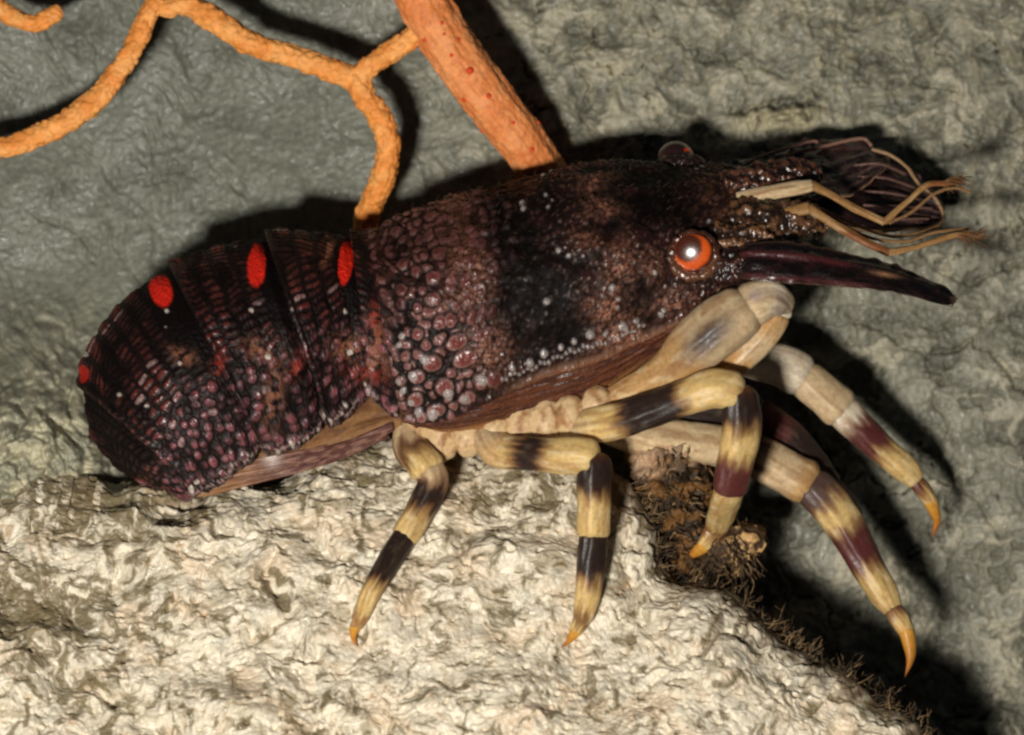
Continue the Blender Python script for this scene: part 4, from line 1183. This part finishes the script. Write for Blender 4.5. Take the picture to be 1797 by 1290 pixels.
far_rel = lambda G, S, T: 5.5 * np.abs(np.sin((T * 6.0 + 0.3) * math.pi)) ** 0.6 * sm(0.45, 0.75, S) + 3 * fbm(S * 7, T * 5, 2, 3) + teeth(S, T, 8, 7)
far_plate, _g = sheet('antenna_plate', [(1280, 286, -110), (1340, 272, -130), (1400, 250, -160), (1440, 246, -175), (1480, 244, -185), (1515, 246, -185), (1535, 262, -180), (1560, 272, -172)],
      [(1290, 372, -10), (1340, 368, -20), (1400, 350, -30), (1440, 350, -36), (1480, 348, -46), (1515, 330, -60), (1540, 310, -90), (1562, 290, -130)], 180, 80, 10, far_col, M_shell,
      lambda G, S, T: 4 * fbm(S * 9, T * 6, 2, 3) + teeth(S, T, 7, 8), bulge=10)
far_fan, _g = sheet('antenna_plate', [(1440, 262, -150), (1490, 258, -160), (1530, 262, -168), (1570, 280, -166), (1600, 302, -158), (1615, 320, -150), (1640, 342, -142), (1654, 366, -136)],
      [(1400, 362, -40), (1450, 386, -44), (1490, 398, -52), (1530, 404, -60), (1570, 402, -74), (1610, 402, -92), (1640, 398, -112), (1656, 384, -128)], 180, 90, 10, far_col, M_shell, far_rel, bulge=12)

# raised plates: rim tubes in pale colour painting their lit edges, and ribs
def rim_line(pts, r, c, name='plate_rim', par=None):
    G, dirs, s, a, kn, rr = tube([(p[0], p[1], p[2] + 12, r * 1.15) for p in pts], 90, 10)
    G = G + dirs * (0.8 * fbm(G[..., 0] / 9, G[..., 1] / 9, G[..., 2] / 9, 2))[..., None]
    grid_obj(name, G, np.zeros(G.shape) + s2l(c), M_leg, par or lob, closed=True, caps=True, org=LORG)


rim_line([(1300, 292, -96), (1345, 272, -126), (1392, 258, -150), (1424, 248, -160), (1436, 250, -162)], 2.4, (126, 92, 80), par=far_plate)
rim_line([(1350, 288, -108), (1400, 268, -134), (1450, 256, -158), (1490, 246, -172), (1516, 244, -178), (1530, 256, -174)], 2.6, (136, 102, 86), par=far_plate)
rim_line([(1530, 262, -160), (1562, 272, -158), (1592, 294, -150), (1612, 322, -142), (1636, 342, -134), (1652, 366, -128), (1654, 388, -120), (1630, 400, -100), (1590, 402, -78), (1540, 406, -58), (1490, 400, -46), (1450, 388, -38), (1420, 372, -34)], 2.8, (150, 118, 86), par=far_fan)
for k_, (a0, b0) in enumerate([((1500, 290, -110), (1590, 306, -136)), ((1505, 310, -96), (1606, 330, -128)), ((1510, 335, -82), (1620, 352, -118)), ((1515, 360, -70), (1636, 366, -110)), ((1510, 380, -56), (1630, 384, -96))]):
    mid_ = tuple((p + q) / 2 for p, q in zip(a0, b0))
    rim_line([a0, (mid_[0], mid_[1] - 10 + 3 * k_, mid_[2] + 14), b0], 2.2, (104, 78, 70), 'plate_rib', far_fan)

for pts in ([(1412, 352, 20), (1452, 372, 16), (1500, 394, 10), (1560, 414, 4), (1610, 410, 0), (1650, 396, -4)], [(1420, 372, 60), (1470, 392, 56), (1530, 418, 50), (1590, 424, 46), (1640, 408, 44), (1700, 402, 40)],
            [(1560, 392, 36), (1600, 372, 30), (1640, 340, 26), (1676, 330, 24), (1704, 338, 22)]):
    rim_line(pts, 2.6, (128, 96, 62), 'feeler_hair')

# small feelers
def feeler(pts, cols_):
    o = leg([p + (c,) for p, c in zip(pts, cols_)], joints=(3, 6) if len(pts) == 11 else (1, 5), m=24, name='antennule', streak=0.9, soft=6, rs=0.82)
    return o


fe1 = feeler([(1290, 352, 60, 16), (1330, 344, 60, 17), (1390, 332, 56, 15), (1425, 326, 54, 12), (1450, 338, 52, 8), (1500, 366, 48, 8), (1552, 390, 44, 7), (1590, 356, 40, 6), (1626, 326, 36, 6), (1660, 322, 34, 5), (1690, 318, 34, 3)], 'CCCHHHHHBBB')
fe2 = feeler([(1370, 376, 90, 13), (1420, 366, 92, 12), (1445, 382, 92, 9), (1480, 404, 92, 9), (1520, 426, 90, 8), (1560, 444, 88, 8), (1600, 436, 84, 6), (1640, 424, 80, 6), (1684, 412, 76, 5), (1720, 412, 74, 3)], 'HHHBBHHHBB')
for par, base, dr in ((fe1, (1640, 324, 35), (1, -0.25, 0)), (fe2, (1672, 414, 77), (1, 0.05, 0))):
    items = []
    for q in range(46):
        p = np.array(base) + np.array(dr) * rng.uniform(0, 40)
        d0 = np.array([0.8, rng.uniform(-0.8, 0.7), rng.uniform(-0.3, 0.3)])
        items.append((wiggle(p, d0, rng.uniform(18, 42), 4, 0.15, (0.3, 0.4, 0)), 1.2, 0.4, s2l((112, 80, 50)) * rng.uniform(0.6, 1.2)))
    o = strands(items, M_algae, 'feeler_tuft', par)
    me = o.data
    co = np.zeros(len(me.vertices) * 3, np.float32); me.vertices.foreach_get('co', co)
    co = co.reshape(-1, 3) - LORG.astype(np.float32); me.vertices.foreach_set('co', co.ravel()); me.update()
    o['kind'] = 'stuff'

# short bristles on the back
items = []
for q in range(260):
    i = rng.integers(20, N - 10); j = rng.integers(FLK + 60, FLK + MT - 60)
    p = CAR[i, j]
    nrm1 = p - CAR[i].mean(0); nrm1 /= np.linalg.norm(nrm1)
    items.append((wiggle(p, nrm1 + np.array([0.7, 0, 0]) + rng.normal(size=3) * 0.2, rng.uniform(6, 15), 3, 0.15, (0, 0, 0)), 0.9, 0.4, s2l((70, 50, 40)) * rng.uniform(0.2, 1.0)))
o = strands(items, M_algae, 'bristles', lob, sides=3)
me = o.data
co = np.zeros(len(me.vertices) * 3, np.float32); me.vertices.foreach_get('co', co)
co = co.reshape(-1, 3) - LORG.astype(np.float32); me.vertices.foreach_set('co', co.ravel()); me.update()
o['kind'] = 'stuff'
